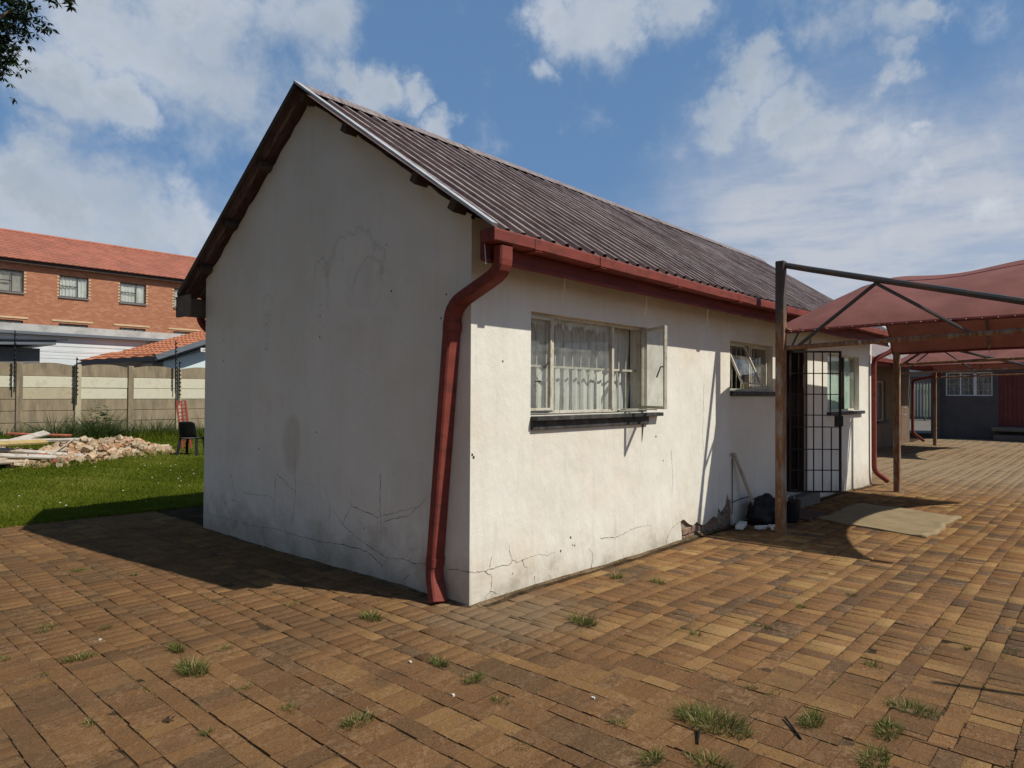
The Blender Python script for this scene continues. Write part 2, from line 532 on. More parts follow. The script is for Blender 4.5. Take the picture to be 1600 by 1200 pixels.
M = {}
M["plaster"] = plaster_mat()
M["roof"] = roof_mat()
M["paver"] = paver_mat()
M["red"] = simple("faded_red_paint", (0.190, 0.044, 0.032), 0.72, 0.14, 4, 0.08, 50, dirt=(0.095, 0.036, 0.028), damt=0.75, dsc=3.2, stretch=(1.2, 3, 3))
M["redwood"] = simple("flaking_red_board", (0.15, 0.034, 0.028), 0.7, 0.2, 6, 0.25, 40, dirt=(0.07, 0.03, 0.027), damt=0.6, dsc=4, stretch=(0.4, 3, 3))
M["soffitwood"] = simple("bare_purlin", (0.075, 0.055, 0.042), 0.8, 0.3, 8, 0.3, 40)
M["boardgrey"] = simple("weathered_board", (0.16, 0.125, 0.10), 0.8, 0.25, 6, 0.2, 40)
M["verge"] = simple("pale_verge_metal", (0.46, 0.46, 0.45), 0.45, 0.15, 6, 0.05, 40, metal=0.2)
M["cream"] = simple("cream_steel_frame", (0.56, 0.52, 0.42), 0.5, 0.10, 9, 0.1, 60, dirt=(0.22, 0.16, 0.10), damt=0.5, dsc=14)
M["sill"] = simple("black_painted_sill", (0.045, 0.045, 0.043), 0.6, 0.3, 9, 0.25, 30, dirt=(0.16, 0.14, 0.12), damt=0.5, dsc=10)
M["blacksteel"] = simple("black_steel", (0.022, 0.019, 0.018), 0.45, 0.3, 12, 0.1, 80)
M["darkframe"] = simple("dark_brown_door_paint", (0.045, 0.028, 0.022), 0.5, 0.25, 6, 0.1, 40)
M["plastic"] = simple("black_plastic", (0.016, 0.017, 0.019), 0.32, 0.2, 6, 0.03, 40)
M["bag"] = simple("black_bin_bag", (0.018, 0.018, 0.02), 0.35, 0.3, 6, 0.9, 14)
M["canopy"] = fabric_mat("red_shade_cloth", (0.215, 0.082, 0.066), 0.05, 0.16)
M["curtain"] = fabric_mat("net_curtain", (0.86, 0.85, 0.79), 0.15, 0.06, alpha=0.93)
M["pinkcurtain"] = fabric_mat("grey_curtain", (0.46, 0.44, 0.42), 0.3, 0.1)
M["teal"] = fabric_mat("pale_green_blind", (0.62, 0.78, 0.66), 0.05, 0.05)
M["glass"] = glass_mat("window_glass", dust=0.10)
M["darkroom"] = simple("dim_room_paint", (0.36, 0.31, 0.26), 0.9, 0.2, 2, 0)
M["soil"] = simple("joint_soil", (0.050, 0.034, 0.021), 0.95, 0.35, 9, 0.6, 60, dirt=(0.105, 0.072, 0.044), damt=0.6, dsc=2.2, spec=0.0)
M["earth"] = simple("dry_earth", (0.17, 0.125, 0.08), 0.95, 0.25, 0.6, 0.4, 10)
M["lawnbase"] = simple("lawn_soil", (0.058, 0.080, 0.012), 0.95, 0.4, 3, 1.0, 30, dirt=(0.085, 0.075, 0.025), damt=0.5, dsc=4, spec=0.0)
M["mat"] = simple("worn_tan_carpet", (0.27, 0.205, 0.115), 0.95, 0.12, 4, 0.6, 160, dirt=(0.20, 0.15, 0.09), damt=0.5, dsc=3)
M["polystyrene"] = simple("white_foam", (0.62, 0.60, 0.55), 0.8, 0.08, 10, 0.2, 60)
M["wood"] = simple("raw_timber", (0.42, 0.34, 0.25), 0.8, 0.25, 5, 0.3, 30, dirt=(0.22, 0.17, 0.12), damt=0.5, dsc=5)
M["whitewood"] = simple("whitewashed_board", (0.44, 0.40, 0.34), 0.8, 0.15, 5, 0.3, 30, dirt=(0.28, 0.2, 0.14), damt=0.6, dsc=6)
M["yellowwood"] = simple("yellow_board", (0.40, 0.29, 0.12), 0.8, 0.15, 5, 0.2, 30)
M["rubble_a"] = simple("broken_brick_pink", (0.42, 0.235, 0.125), 0.9, 0.3, 9, 0.6, 30, dirt=(0.55, 0.47, 0.38), damt=0.7, dsc=8)
M["rubble_b"] = simple("broken_brick_tan", (0.42, 0.30, 0.19), 0.9, 0.3, 9, 0.6, 30, dirt=(0.58, 0.50, 0.40), damt=0.7, dsc=8)
M["rubble_c"] = simple("broken_tile_red", (0.34, 0.105, 0.062), 0.9, 0.25, 9, 0.5, 30)
M["rubble_d"] = simple("mortar_lump", (0.44, 0.35, 0.24), 0.95, 0.2, 9, 0.7, 30)
M["redplastic"] = simple("red_crate_plastic", (0.30, 0.050, 0.040), 0.6, 0.15, 6, 0.05, 30)
M["precast"] = simple("bare_precast", (0.275, 0.22, 0.145), 0.92, 0.18, 2.0, 0.35, 40, dirt=(0.12, 0.10, 0.075), damt=0.55, dsc=1.6, stretch=(3, 1, 0.7))
M["precast_paint"] = simple("painted_precast", (0.60, 0.565, 0.43), 0.9, 0.08, 3, 0.3, 40, dirt=(0.40, 0.36, 0.27), damt=0.55, dsc=3)
M["precast_tan"] = simple("tan_painted_precast", (0.46, 0.395, 0.27), 0.9, 0.10, 3, 0.3, 40, dirt=(0.30, 0.25, 0.17), damt=0.6, dsc=3)
M["whiteblock"] = simple("white_block_wall", (0.64, 0.66, 0.66), 0.85, 0.05, 1.5, 0.2, 20)
M["bluewhite"] = simple("pale_blue_wall", (0.60, 0.70, 0.70), 0.85, 0.05, 1.5, 0.2, 20)
M["greyparapet"] = simple("stained_parapet", (0.46, 0.45, 0.42), 0.9, 0.12, 3, 0.2, 20, dirt=(0.28, 0.26, 0.24), damt=0.6, dsc=2)
M["fasciagrey"] = simple("slate_fascia", (0.14, 0.155, 0.175), 0.6, 0.08, 2, 0.03, 20)
M["darkfascia"] = simple("dark_fascia", (0.045, 0.05, 0.058), 0.6, 0.08, 2, 0.03, 20)
M["greywall"] = simple("grey_wall", (0.17, 0.16, 0.15), 0.85, 0.1, 2, 0.1, 20)
M["slatewall"] = simple("slate_painted_wall", (0.082, 0.078, 0.073), 0.85, 0.1, 2, 0.2, 20)
M["brownwall"] = simple("brown_painted_wall", (0.15, 0.105, 0.072), 0.85, 0.12, 2, 0.2, 20)
M["reddoor"] = simple("maroon_door", (0.135, 0.035, 0.03), 0.6, 0.15, 3, 0.1, 20)
M["tile"] = simple("terracotta_tile", (0.37, 0.142, 0.092), 0.8, 0.14, 1.4, 0.1, 30, dirt=(0.24, 0.115, 0.085), damt=0.5, dsc=0.9)
M["tile_orange"] = simple("orange_tile", (0.43, 0.165, 0.082), 0.8, 0.14, 3, 0.1, 30)
M["whitetrim"] = simple("white_trim", (0.62, 0.60, 0.55), 0.7, 0.05, 4, 0)
M["sandstone"] = simple("pale_lintel", (0.58, 0.42, 0.25), 0.85, 0.1, 3, 0.1, 30)
M["palisade"] = simple("green_palisade", (0.10, 0.16, 0.10), 0.6, 0.1, 4, 0)
M["palecream"] = simple("cream_boundary_wall", (0.52, 0.47, 0.34), 0.85, 0.1, 1, 0.1, 20)
M["concrete"] = simple("pale_concrete", (0.15, 0.13, 0.105), 0.9, 0.12, 1.0, 0.2, 20)
M["insulator"] = simple("black_insulator", (0.02, 0.02, 0.02), 0.5, 0.1, 4, 0)
M["bark"] = simple("grey_bark", (0.09, 0.07, 0.05), 0.9, 0.3, 6, 0.6, 20)
M["mortar"] = simple("crumbling_mortar", (0.24, 0.19, 0.14), 0.95, 0.3, 12, 0.8, 40)
M["oldbrick"] = simple("exposed_old_brick", (0.215, 0.135, 0.090), 0.95, 0.35, 14, 0.8, 40, dirt=(0.30, 0.24, 0.18), damt=0.8, dsc=7)
M["crack"] = simple("crack_shadow", (0.07, 0.056, 0.043), 1.0, 0.3, 20, 0)
M["leaf"] = leaf_mat("tree_leaf", (0.020, 0.034, 0.018), (0.036, 0.058, 0.026), (0.075, 0.10, 0.042), 0.25)
M["grass"] = leaf_mat("lawn_blade", (0.082, 0.108, 0.007), (0.150, 0.185, 0.012), (0.26, 0.26, 0.05), 0.35)
M["weed"] = leaf_mat("paving_weed", (0.065, 0.090, 0.015), (0.130, 0.155, 0.030), (0.42, 0.34, 0.17), 0.3)
M["tallweed"] = leaf_mat("tall_weed", (0.040, 0.070, 0.022), (0.075, 0.115, 0.034), (0.20, 0.21, 0.10), 0.3)


def rust_mat():
    m_, T, b = surf("rusting_post_paint")
    p = pos(T)
    n = T.noise(T.scalev(p, (5, 5, 1.1)), 2.2, 9, 0.7)
    col = T.ramp(n, [(0.36, (0.26, 0.215, 0.175)), (0.43, (0.20, 0.145, 0.105)), (0.485, (0.23, 0.105, 0.042)), (0.54, (0.13, 0.055, 0.028)), (0.59, (0.25, 0.13, 0.06)), (0.65, (0.34, 0.29, 0.24))])
    sp = T.new("ShaderNodeSeparateXYZ"); T.put(sp.inputs[0], p)
    up_ = T.math("MULTIPLY_ADD", T.math("SUBTRACT", T.noise(p, 7, 6, 0.7), 0.5), 0.9, sp.outputs[2])
    col = T.mix(T.step(up_, 2.35, 2.6, 0.0, 0.85), col, (0.050, 0.048, 0.046))
    T.put(b.inputs["Base Color"], col)
    b.inputs["Roughness"].default_value = 0.85
    T.put(b.inputs["Normal"], T.bump(T.noise(p, 60, 6, 0.7), 0.4, 0.006))
    return m_


def steel_mat():
    m_, T, b = surf("dark_tube_paint")
    p = pos(T)
    n = T.noise(p, 5, 8, 0.7)
    col = T.ramp(n, [(0.3, (0.030, 0.034, 0.034)), (0.52, (0.045, 0.040, 0.036)), (0.60, (0.10, 0.045, 0.028)), (0.75, (0.045, 0.038, 0.033))])
    T.put(b.inputs["Base Color"], col)
    b.inputs["Roughness"].default_value = 0.6
    return m_


def brickwall_mat():
    m_, T, b = surf("orange_face_brick")
    p = pos(T)
    sp = T.new("ShaderNodeSeparateXYZ"); T.put(sp.inputs[0], p)
    cb = T.new("ShaderNodeCombineXYZ")
    T.put(cb.inputs[0], T.math("ADD", sp.outputs[0], sp.outputs[1])); T.put(cb.inputs[1], sp.outputs[2])
    br = T.new("ShaderNodeTexBrick")
    T.put(br.inputs["Vector"], cb.outputs[0])
    br.inputs["Scale"].default_value = 1.0
    br.inputs["Brick Width"].default_value = 0.235
    br.inputs["Row Height"].default_value = 0.085
    br.inputs["Mortar Size"].default_value = 0.009
    br.inputs["Bias"].default_value = -0.35
    T.put(br.inputs["Color1"], (0.33, 0.115, 0.055)); T.put(br.inputs["Color2"], (0.52, 0.25, 0.13)); T.put(br.inputs["Mortar"], (0.34, 0.20, 0.13))
    n = T.noise(T.scalev(cb.outputs[0], (1.2, 6, 1)), 1.6, 6, 0.65)
    col = T.mix(T.step(n, 0.35, 0.7, 0.0, 0.5), br.outputs[0], (0.36, 0.135, 0.062))
    T.put(b.inputs["Base Color"], col)
    b.inputs["Roughness"].default_value = 0.9
    T.put(b.inputs["Normal"], T.bump(br.outputs[1], -0.4, 0.01))
    return m_


M["rust"] = rust_mat()
M["tube"] = steel_mat()
M["facebrick"] = brickwall_mat()

# ================================================================== ground
def sheet(name, x0, x1, y0, y1, step, mat, zf, kind="structure"):
    xs = np.arange(x0, x1 + 1e-6, step); ys = np.arange(y0, y1 + 1e-6, step)
    nx, ny = len(xs), len(ys)
    v = np.array([(x, y, zf(x, y)) for y in ys for x in xs])
    i = np.arange(nx - 1)[None, :] + (np.arange(ny - 1) * nx)[:, None]
    f = np.stack([i, i + 1, i + 1 + nx, i + nx], -1).reshape(-1, 4)
    o = np_mesh(name, v, f, mat, smooth=True)
    return tag(o, kind=kind)


mb = MB()
mb.add([(-400, -400, -0.35), (600, -400, -0.35), (600, 600, -0.35), (-400, 600, -0.35)], [(0, 1, 2, 3)])
tag(mb.build("ground", M["earth"]), kind="structure")
paving = sheet("paving", -5.0, 32.0, -9.0, 6.2, 0.4, M["soil"], lambda x, y: gz(x, y) - 0.0052)
lawn = sheet("lawn", -14.0, 17.0, 6.2, 18.6, 0.4, M["lawnbase"], lambda x, y: gz(x, y) + 0.004)
sheet("yard_floor", 32.0, 90.0, -20.0, 30.0, 2.0, M["concrete"], lambda x, y: -0.1 + 0.012 * max(x - 32, 0))
sheet("back_yard", 17.0, 32.0, 6.2, 18.6, 1.0, M["earth"], lambda x, y: -0.09)

HOUSE_L, HOUSE_W = 10.83, 4.45
bricks = []          # cx, cy, hx, hy


def strips(u0, u1, v0, v1, swap):
    """wide band of crosswise pavers, then one row of lengthwise pavers, repeated"""
    A, B, gap, tight = 0.204, 0.099, (0.0048 if swap else 0.0062), (0.0022 if swap else 0.0040)
    v = v0; wide = True; k = 0
    while v < v1:
        if wide:
            n = int((u1 - u0) / (B + tight)); du, dv = B, A
        else:
            n = int((u1 - u0) / (A + tight)); du, dv = A, B
        off = random.uniform(-0.5, 0.5) * du
        for i in range(-1, n + 2):
            u = u0 + off + (i + 0.5) * (du + tight)
            c = (u, v + dv / 2) if not swap else (v + dv / 2, u)
            h = (du / 2, dv / 2) if not swap else (dv / 2, du / 2)
            # cut to the seam between the two laying directions
            xa_, xb_ = c[0] - h[0], c[0] + h[0]
            if swap: xb_ = min(xb_, 0.0815)
            elif u0 < 1: xa_ = max(xa_, 0.0840)
            if xb_ - xa_ < 0.012: continue
            bricks.append(((xa_ + xb_) / 2, c[1], (xb_ - xa_) / 2, h[1]))
        v += dv + gap; wide = not wide; k += 1


strips(0.10, 28.0, -6.4, -0.02, False)
strips(10.95, 28.0, 0.0, 2.2, False)
strips(-4.6, 6.10, -3.9, 0.25, True)
BR = np.array(bricks)
inside = (BR[:, 1] > 6.2) | (BR[:, 0] > -0.02) & (BR[:, 0] < HOUSE_L) & (BR[:, 1] > -0.02)
BR = BR[~inside]
# what the camera could plausibly see, with room for a step aside
dx, dy = BR[:, 0] - CAM.x, BR[:, 1] - CAM.y
ang = np.degrees(np.arctan2(dy, dx)); dist = np.hypot(dx, dy)
keep = (ang > -12) & (ang < 97) | (dist < 2.6)
BR = BR[keep]; N = len(BR)
jit = rng.normal(0, 1, (N, 6))
cx = BR[:, 0] + jit[:, 0] * 0.0020 + .003 * np.sin(BR[:, 1] * 2.1); cy = BR[:, 1] + jit[:, 1] * 0.0020 + .006 * np.sin(BR[:, 0] * 1.7)
rot = jit[:, 2] * R(0.55)
cz = np.array([gz(x, y) for x, y in zip(cx, cy)]) + np.clip(jit[:, 3], -2, 2) * 0.0016
tx = jit[:, 4] * 0.0055; ty = jit[:, 5] * 0.0055
t_r = rng.random(N); t_b = rng.random(N)
# runs of similar pavers laid from one pallet
for i in range(1, N):
    if random.random() < (0.12 if cx[i] > .3 else 0.42): t_r[i] = np.clip(t_r[i - 1] + random.uniform(-0.1, 0.1), 0, 1)
dz = cx - 0.35 + 0.55 * np.sin(cy * 1.3) + 0.35 * np.sin(cy * 3.7 + 1) - 0.22 * cy
t_g = np.clip(0.5 - dz / 1.7, 0.08, 0.97) 
near = np.clip((3.5 - np.hypot(cx - CAM.x, cy - CAM.y)) / 1.5, 0, 1)
t_g = np.clip(t_g + 0.5 * (cy < -1.8) * np.clip((-1.7 - cy) / 1.0, 0, 1) * (cx < 1.6) + 0.15 * rng.normal(0, 1, N), 0.02, 0.98)  # darker brown set weighted up towards the near end of the paving

TB = np.array([(-1, -1, -.035), (1, -1, -.035), (1, 1, -.035), (-1, 1, -.035), (-1, -1, -.0009), (1, -1, -.0009), (1, 1, -.0009), (-1, 1, -.0009),
               (-1, -1, 0), (1, -1, 0), (1, 1, 0), (-1, 1, 0)], float)
INS = np.array([0] * 8 + [1] * 4) * 0.0010
TF = np.array([(0, 1, 5, 4), (1, 2, 6, 5), (2, 3, 7, 6), (3, 0, 4, 7), (4, 5, 9, 8), (5, 6, 10, 9), (6, 7, 11, 10), (7, 4, 8, 11), (8, 9, 10, 11)])


def brick_verts(i):
    hx, hy = BR[i, 2], BR[i, 3]
    v = TB.copy()
    v[:, 0] = np.sign(TB[:, 0]) * (hx - INS); v[:, 1] = np.sign(TB[:, 1]) * (hy - INS)
    v[4:, :2] += rng.normal(0, .0008, (8, 2)); v[4:, 2] += rng.normal(0, .0005, 8)
    # chipped corners
    c = rng.integers(8, 12); v[c, :2] *= 1 - 0.06 * rng.random(); v[c, 2] -= 0.003 * rng.random()
    return v


# choose the 300 that show largest
P = np.stack([cx, cy, cz], 1) - np.array(CAM)
zc = P @ np.array(fwd); xc = P @ np.array(rt) / zc * 1.3336; yc = P @ np.array(up) / zc * 1.3336
vis = (zc > 0.5) & (np.abs(xc) < 1.0) & (yc > -0.75)
order = np.argsort(np.where(vis, zc, 1e9))
single = set(order[:300].tolist())
rest = np.array([i for i in range(N) if i not in single])
# tint palette of shared meshes for the single ones
cache = {}
for i in order[:300]:
    swap = BR[i, 2] > BR[i, 3]
    key = (round(float(BR[i, 2]), 3), round(float(BR[i, 3]), 3), int(t_r[i] * 9.99), int(t_g[i] * 4.99), int(t_b[i] * 2.99))
    if key not in cache:
        me = bpy.data.meshes.new("brick")
        v = brick_verts(i)
        me.from_pydata([tuple(q) for q in v], [], [tuple(int(z) for z in q) for q in TF])
        a = me.attributes.new("tint", "FLOAT_COLOR", "POINT")
        a.data.foreach_set("color", [(key[2] + .5) / 10, (key[3] + .5) / 5, (key[4] + .5) / 3, 1] * 12)
        me.materials.append(M["paver"])
        cache[key] = me
    o = link("brick", cache[key], paving)
    o.location = (cx[i], cy[i], cz[i])
    o.rotation_euler = (tx[i], ty[i], rot[i])
n = len(rest)
V = np.zeros((n, 12, 3))
for k, i in enumerate(rest):
    v = TB.copy()
    v[:, 0] = TB[:, 0] * (BR[i, 2] - INS); v[:, 1] = TB[:, 1] * (BR[i, 3] - INS)
    V[k] = v
V[:, :, 2] += V[:, :, 0] * -ty[rest][:, None] + V[:, :, 1] * tx[rest][:, None]
ca, sa = np.cos(rot[rest])[:, None], np.sin(rot[rest])[:, None]
X = V[:, :, 0] * ca - V[:, :, 1] * sa; Y = V[:, :, 0] * sa + V[:, :, 1] * ca
V[:, :, 0] = X + cx[rest][:, None]; V[:, :, 1] = Y + cy[rest][:, None]; V[:, :, 2] += cz[rest][:, None]
Fc = (TF[None] + (np.arange(n) * 12)[:, None, None]).reshape(-1, 4)
tint = np.repeat(np.stack([t_r[rest], t_g[rest], t_b[rest]], 1), 12, 0)
bf = np_mesh("paver_field", V.reshape(-1, 3), Fc, M["paver"], paving, tint)
bf["kind"] = "stuff"

# ================================================================== the house
house = empty("cottage", (0, 0, 0), "long whitewashed cottage with steep faded maroon metal roof and red gutter", "house")
EY, EZ, RY, RZ, BY = -0.365, 2.755, 2.225, 4.49, 4.82
OX0, OX1 = -0.15, 10.83

W1 = (0.69, 2.52, 1.42, 2.275)
W2 = (4.49, 5.86, 1.645, 2.27)
W3 = (8.20, 10.0, 1.325, 2.29)
DR = (6.38, 7.26, 0.13, 2.31)


def rect(a, b, c, d):
    return [(a, c), (b, c), (b, d), (a, d)]


ragged = [(3.25, -0.20), (3.263, 0.063), (3.235, 0.205), (3.29, 0.222), (3.331, 0.212), (3.386, 0.177), (3.44, 0.15), (3.528, 0.121), (3.615, 0.153), (3.68, 0.118),
          (3.734, 0.103), (3.80, 0.09), (3.885, 0.112), (3.947, 0.135), (4.03, 0.16), (4.137, 0.132), (4.169, 0.242), (4.234, 0.187), (4.30, 0.215), (4.367, 0.262),
          (4.40, 0.36), (4.434, 0.386), (4.47, 0.30), (4.52, 0.318), (4.54, 0.12), (4.555, -0.20)]
mb = MB()
holes = [rect(*W1), rect(*W2), rect(*W3), rect(*DR), ragged]
v, f = holed([(0, -0.32), (HOUSE_L, -0.32), (HOUSE_L, 2.92), (0, 2.92)], holes, lambda a, b: (a, 0, b))
mb.add(v, f)
for (a, b, c, d) in (W1, W2, W3, DR):
    mb.add([(a, 0, c), (b, 0, c), (b, 0, d), (a, 0, d), (a, .2, c), (b, .2, c), (b, .2, d), (a, .2, d)], [(0, 1, 5, 4), (1, 2, 6, 5), (2, 3, 7, 6), (3, 0, 4, 7)])
n_ = len(ragged)
mb.add([(a, 0, b) for a, b in ragged] + [(a, .022, b) for a, b in ragged], [(i, (i + 1) % n_, (i + 1) % n_ + n_, i + n_) for i in range(n_)])
wall = mb.build("wall", M["plaster"], house)
# mortar behind the fallen plaster with the old bricks standing in it
mb = MB().add([(3.15, .030, -.3), (4.65, .030, -.3), (4.65, .030, .5), (3.15, .030, .5)], [(0, 1, 2, 3)])
mb.build("mortar_bed", M["mortar"], wall)
for row in range(5):
    x = 3.18 - 0.11 * (row % 2)
    z = -0.045 + row * 0.085
    while x < 4.60:
        if random.random() < 0.9:
            b_ = MB()
            M4 = Matrix.Translation((x + 0.105, 0.034 + random.uniform(-.006, .012), z + 0.036)) @ Matrix.Rotation(random.uniform(-.03, .03), 4, "Y") @ Matrix.Rotation(random.uniform(-.05, .05), 4, "Z")
            b_.obox(M4, (0.205, 0.04, 0.070))
            b_.build("brick", M["oldbrick"], wall, bevel=0.006)
        x += 0.225

mb = MB()
gab = [(0, -0.32), (HOUSE_W, -0.32), (HOUSE_W, 2.93), (RY, 4.42), (0, 2.93)]
# slightly uneven top edge of the gable where it meets the sheets
top = []
for k in range(1, 24):
    t = k / 24; top.append((HOUSE_W + (RY - HOUSE_W) * t, 2.93 + 1.49 * t + random.uniform(-0.035, 0.0)))
top2 = [(RY + (0 - RY) * k / 24, 4.42 - 1.49 * k / 24 + random.uniform(-0.02, 0.0)) for k in range(1, 24)]
gp = gab[:3] + top + [gab[3]] + top2 + [gab[4]]
v, f = holed(gp, [], lambda a, b: (0, a, b)); mb.add(v, f)
k = len(gp)
mb.add([(0, a, b) for a, b in gp[2:]] + [(.22, a, b) for a, b in gp[2:]], [(i, i + 1, i + 1 + k - 2, i + k - 2) for i in range(k - 3)])
mb.build("gable_wall", M["plaster"], house)
mb = MB()
v, f = holed(gab, [], lambda a, b: (HOUSE_L, a, b)); mb.add(v, f)
mb.add([(0, HOUSE_W, -.32), (HOUSE_L, HOUSE_W, -.32), (HOUSE_L, HOUSE_W, 2.92), (0, HOUSE_W, 2.92)], [(0, 1, 2, 3)])
mb.build("rear_wall", M["plaster"], house)
# the dim room inside
mb = MB()
v, f = holed([(0.22, 0.0), (10.6, 0.0), (10.6, 2.74), (0.22, 2.74)], [rect(*W1), rect(*W2), rect(*W3), rect(*DR)], lambda a, b: (a, .2, b)); mb.add(v, f)
mb.add([(.22, .2, .1), (10.6, .2, .1), (10.6, 4.2, .1), (.22, 4.2, .1), (.22, .2, 2.74), (10.6, .2, 2.74), (10.6, 4.2, 2.74), (.22, 4.2, 2.74)],
       [(0, 1, 2, 3), (4, 5, 6, 7), (2, 3, 7, 6), (0, 3, 7, 4), (1, 2, 6, 5)])
for xx in (3.6, 6.2, 7.9):
    mb.add([(xx, .2, .1), (xx, 4.2, .1), (xx, 4.2, 2.74), (xx, .2, 2.74)], [(0, 1, 2, 3)])
mb.build("interior", M["darkroom"], house)

# cracks in the plaster: thin open seams
def crack(paths, plane, seed):
    rnd = random.Random(seed)
    mb_ = MB()
    for pth in paths:
        pts_ = []
        for (a0, b0), (a1, b1) in zip(pth[:-1], pth[1:]):
            L = math.hypot(a1 - a0, b1 - b0); n_ = max(2, int(L / 0.022))
            for i in range(n_):
                t = i / n_
                pts_.append((a0 + (a1 - a0) * t + rnd.uniform(-.007, .007), b0 + (b1 - b0) * t + rnd.uniform(-.007, .007)))
        pts_.append(pth[-1])
        n_ = len(pts_)
        vs = []
        for i, (a, b) in enumerate(pts_):
            j0, j1 = pts_[max(i - 1, 0)], pts_[min(i + 1, n_ - 1)]
            tx_, ty_ = j1[0] - j0[0], j1[1] - j0[1]; l = math.hypot(tx_, ty_) or 1
            w_ = 0.0027 * (0.35 + rnd.random() * 1.0) * (1 - 0.7 * (i / n_))
            for s_ in (-1, 1):
                p2 = (a - ty_ / l * w_ * s_, b + tx_ / l * w_ * s_)
                vs.append((p2[0], -.0012, p2[1]) if plane == "y" else (-.0012, p2[0], p2[1]))
        mb_.add(vs, [(2 * i, 2 * i + 1, 2 * i + 3, 2 * i + 2) for i in range(n_ - 1)])
    return mb_


FR = [[(0.002, 0.272), (0.06, 0.26), (0.17, 0.25), (0.23, 0.25), (0.31, 0.26), (0.43, 0.24), (0.48, 0.28), (0.53, 0.25), (0.6, 0.25), (0.78, 0.27), (0.92, 0.24), (1.03, 0.25)],
      [(0.17, 0.25), (0.24, 0.19), (0.24, 0.12), (0.22, 0.08), (0.17, 0.05), (0.16, 0.0)], [(0.22, 0.08), (0.32, 0.04), (0.31, 0.01)], [(0.21, 0.26), (0.23, 0.3), (0.24, 0.35)],
      [(0.48, 0.28), (0.45, 0.33), (0.44, 0.4)], [(0.6, 0.25), (0.63, 0.2), (0.66, 0.18)], [(0.75, 0.1), (0.77, 0.0)], [(0.95, 0.07), (0.97, -0.01)],
      [(2.907, 0.0), (2.95, 0.08), (3.044, 0.17), (3.23, 0.21)], [(1.7, 0.26), (1.95, 0.23), (2.3, 0.27), (2.6, 0.26)], [(3.787, 1.719), (3.757, 1.129), (3.80, 0.75)],
      [(3.02, 1.0), (3.06, 0.7), (3.03, 0.5)], [(1.55, 0.02), (1.58, 0.14), (1.52, 0.2)]]
GB = [[(0.003, 0.272), (0.147, 0.265), (0.334, 0.252)], [(0.445, 0.251), (0.663, 0.231), (0.752, 0.242), (0.986, 0.214), (1.037, 0.136)],
      [(1.037, 0.136), (1.244, 0.226), (1.576, 0.231), (1.987, 0.204), (2.437, 0.199), (2.804, 0.212), (3.266, 0.176), (3.817, 0.18), (4.083, 0.176), (4.411, 0.187)],
      [(0.986, 0.214), (1.385, 0.316), (1.628, 0.407), (1.834, 0.556), (1.911, 0.725)], [(1.834, 0.556), (1.841, 0.32)],
      [(2.79, 0.771), (2.421, 0.614), (2.465, 0.421), (2.533, 0.224)], [(2.421, 0.614), (2.453, 1.05)], [(1.083, 0.912), (1.078, 0.588), (1.049, 0.322)],
      [(1.628, 0.407), (1.503, 0.593), (1.496, 0.736)], [(1.503, 0.593), (1.113, 0.54), (0.856, 0.614), (0.497, 0.708)], [(3.784, 0.688), (3.628, 0.421)],
      [(2.814, 0.736), (2.807, 0.38)], [(0.75, 0.081), (0.686, 0.129)], [(3.485, 0.506), (2.938, 0.528), (2.809, 0.477)], [(1.025, 0.513), (0.692, 0.608), (0.422, 0.816)]]
for k_, pth_ in enumerate(FR):
    crack([pth_], "y", 3 + k_).build("plaster_crack", M["crack"], house)
for k_, pth_ in enumerate(GB):
    crack([pth_], "x", 40 + k_).build("plaster_crack", M["crack"], house)
# small drilled holes and knocks
rnd = random.Random(9)
mb = MB()
for (py, pz) in [(0.33, 2.18), (0.27, 2.36), (1.02, 2.85), (0.95, 2.45), (2.02, 2.42), (2.02, 2.32), (2.02, 2.12), (3.02, 2.4), (3.02, 2.3), (3.02, 2.05), (3.98, 2.3), (3.98, 2.18), (3.98, 1.95),
                 (2.06, 1.22), (3.15, 1.0), (3.6, 1.35), (1.3, 0.42), (0.30, 0.42), (3.9, 0.35), (3.7, 0.4)]:
    r_ = rnd.uniform(0.006, 0.010)
    mb.add([(-.0025, py + r_ * math.cos(a), pz + r_ * 1.2 * math.sin(a)) for a in [k * math.pi / 3 for k in range(6)]], [(0, 1, 2, 3, 4, 5)])
for (px, pz) in [(0.02, 1.14), (0.035, 1.12), (0.35, 1.85), (1.24, 0.34), (1.27, 0.27), (1.30, 0.26), (1.1, 0.245), (2.7, 1.16), (2.85, 0.9), (0.48, 0.17)]:
    r_ = rnd.uniform(0.005, 0.012)
    mb.add([(px + r_ * math.cos(a), -.0025, pz + r_ * 1.2 * math.sin(a)) for a in [k * math.pi / 3 for k in range(6)]], [(0, 1, 2, 3, 4, 5)])
mb.build("wall_hole", M["blacksteel"], house)["kind"] = "stuff"

# ---- roof: each ribbed sheet its own piece
roof = MB()
roof.box((0.0, RY - .03, RZ - .13), (OX1 - .1, RY + .03, RZ - .06))
roof = roof.build("roof", M["soffitwood"], house)
PITCH_R = 0.1715
prof = []
for k in range(4):
    x = k * PITCH_R
    prof += [(x, 0), (x + .052, 0), (x + .068, .031), (x + .104, .031), (x + .120, 0)]
prof.append((4 * PITCH_R, 0))


def sheet_mesh(L, seed):
    rnd_ = random.Random(seed)
    segs = 7
    vs, fs = [], []
    n_ = len(prof)
    for s_ in range(segs + 1):
        for (a, b) in prof:
            vs.append((a, L * s_ / segs, b + rnd_.uniform(-.0022, .0022)))
    for s_ in range(segs):
        for i in range(n_ - 1):
            q = s_ * n_ + i
            fs.append((q, q + 1, q + 1 + n_, q + n_))
    me = bpy.data.meshes.new("roof_sheet"); me.from_pydata(vs, [], fs)
    me.materials.append(M["roof"])
    return me


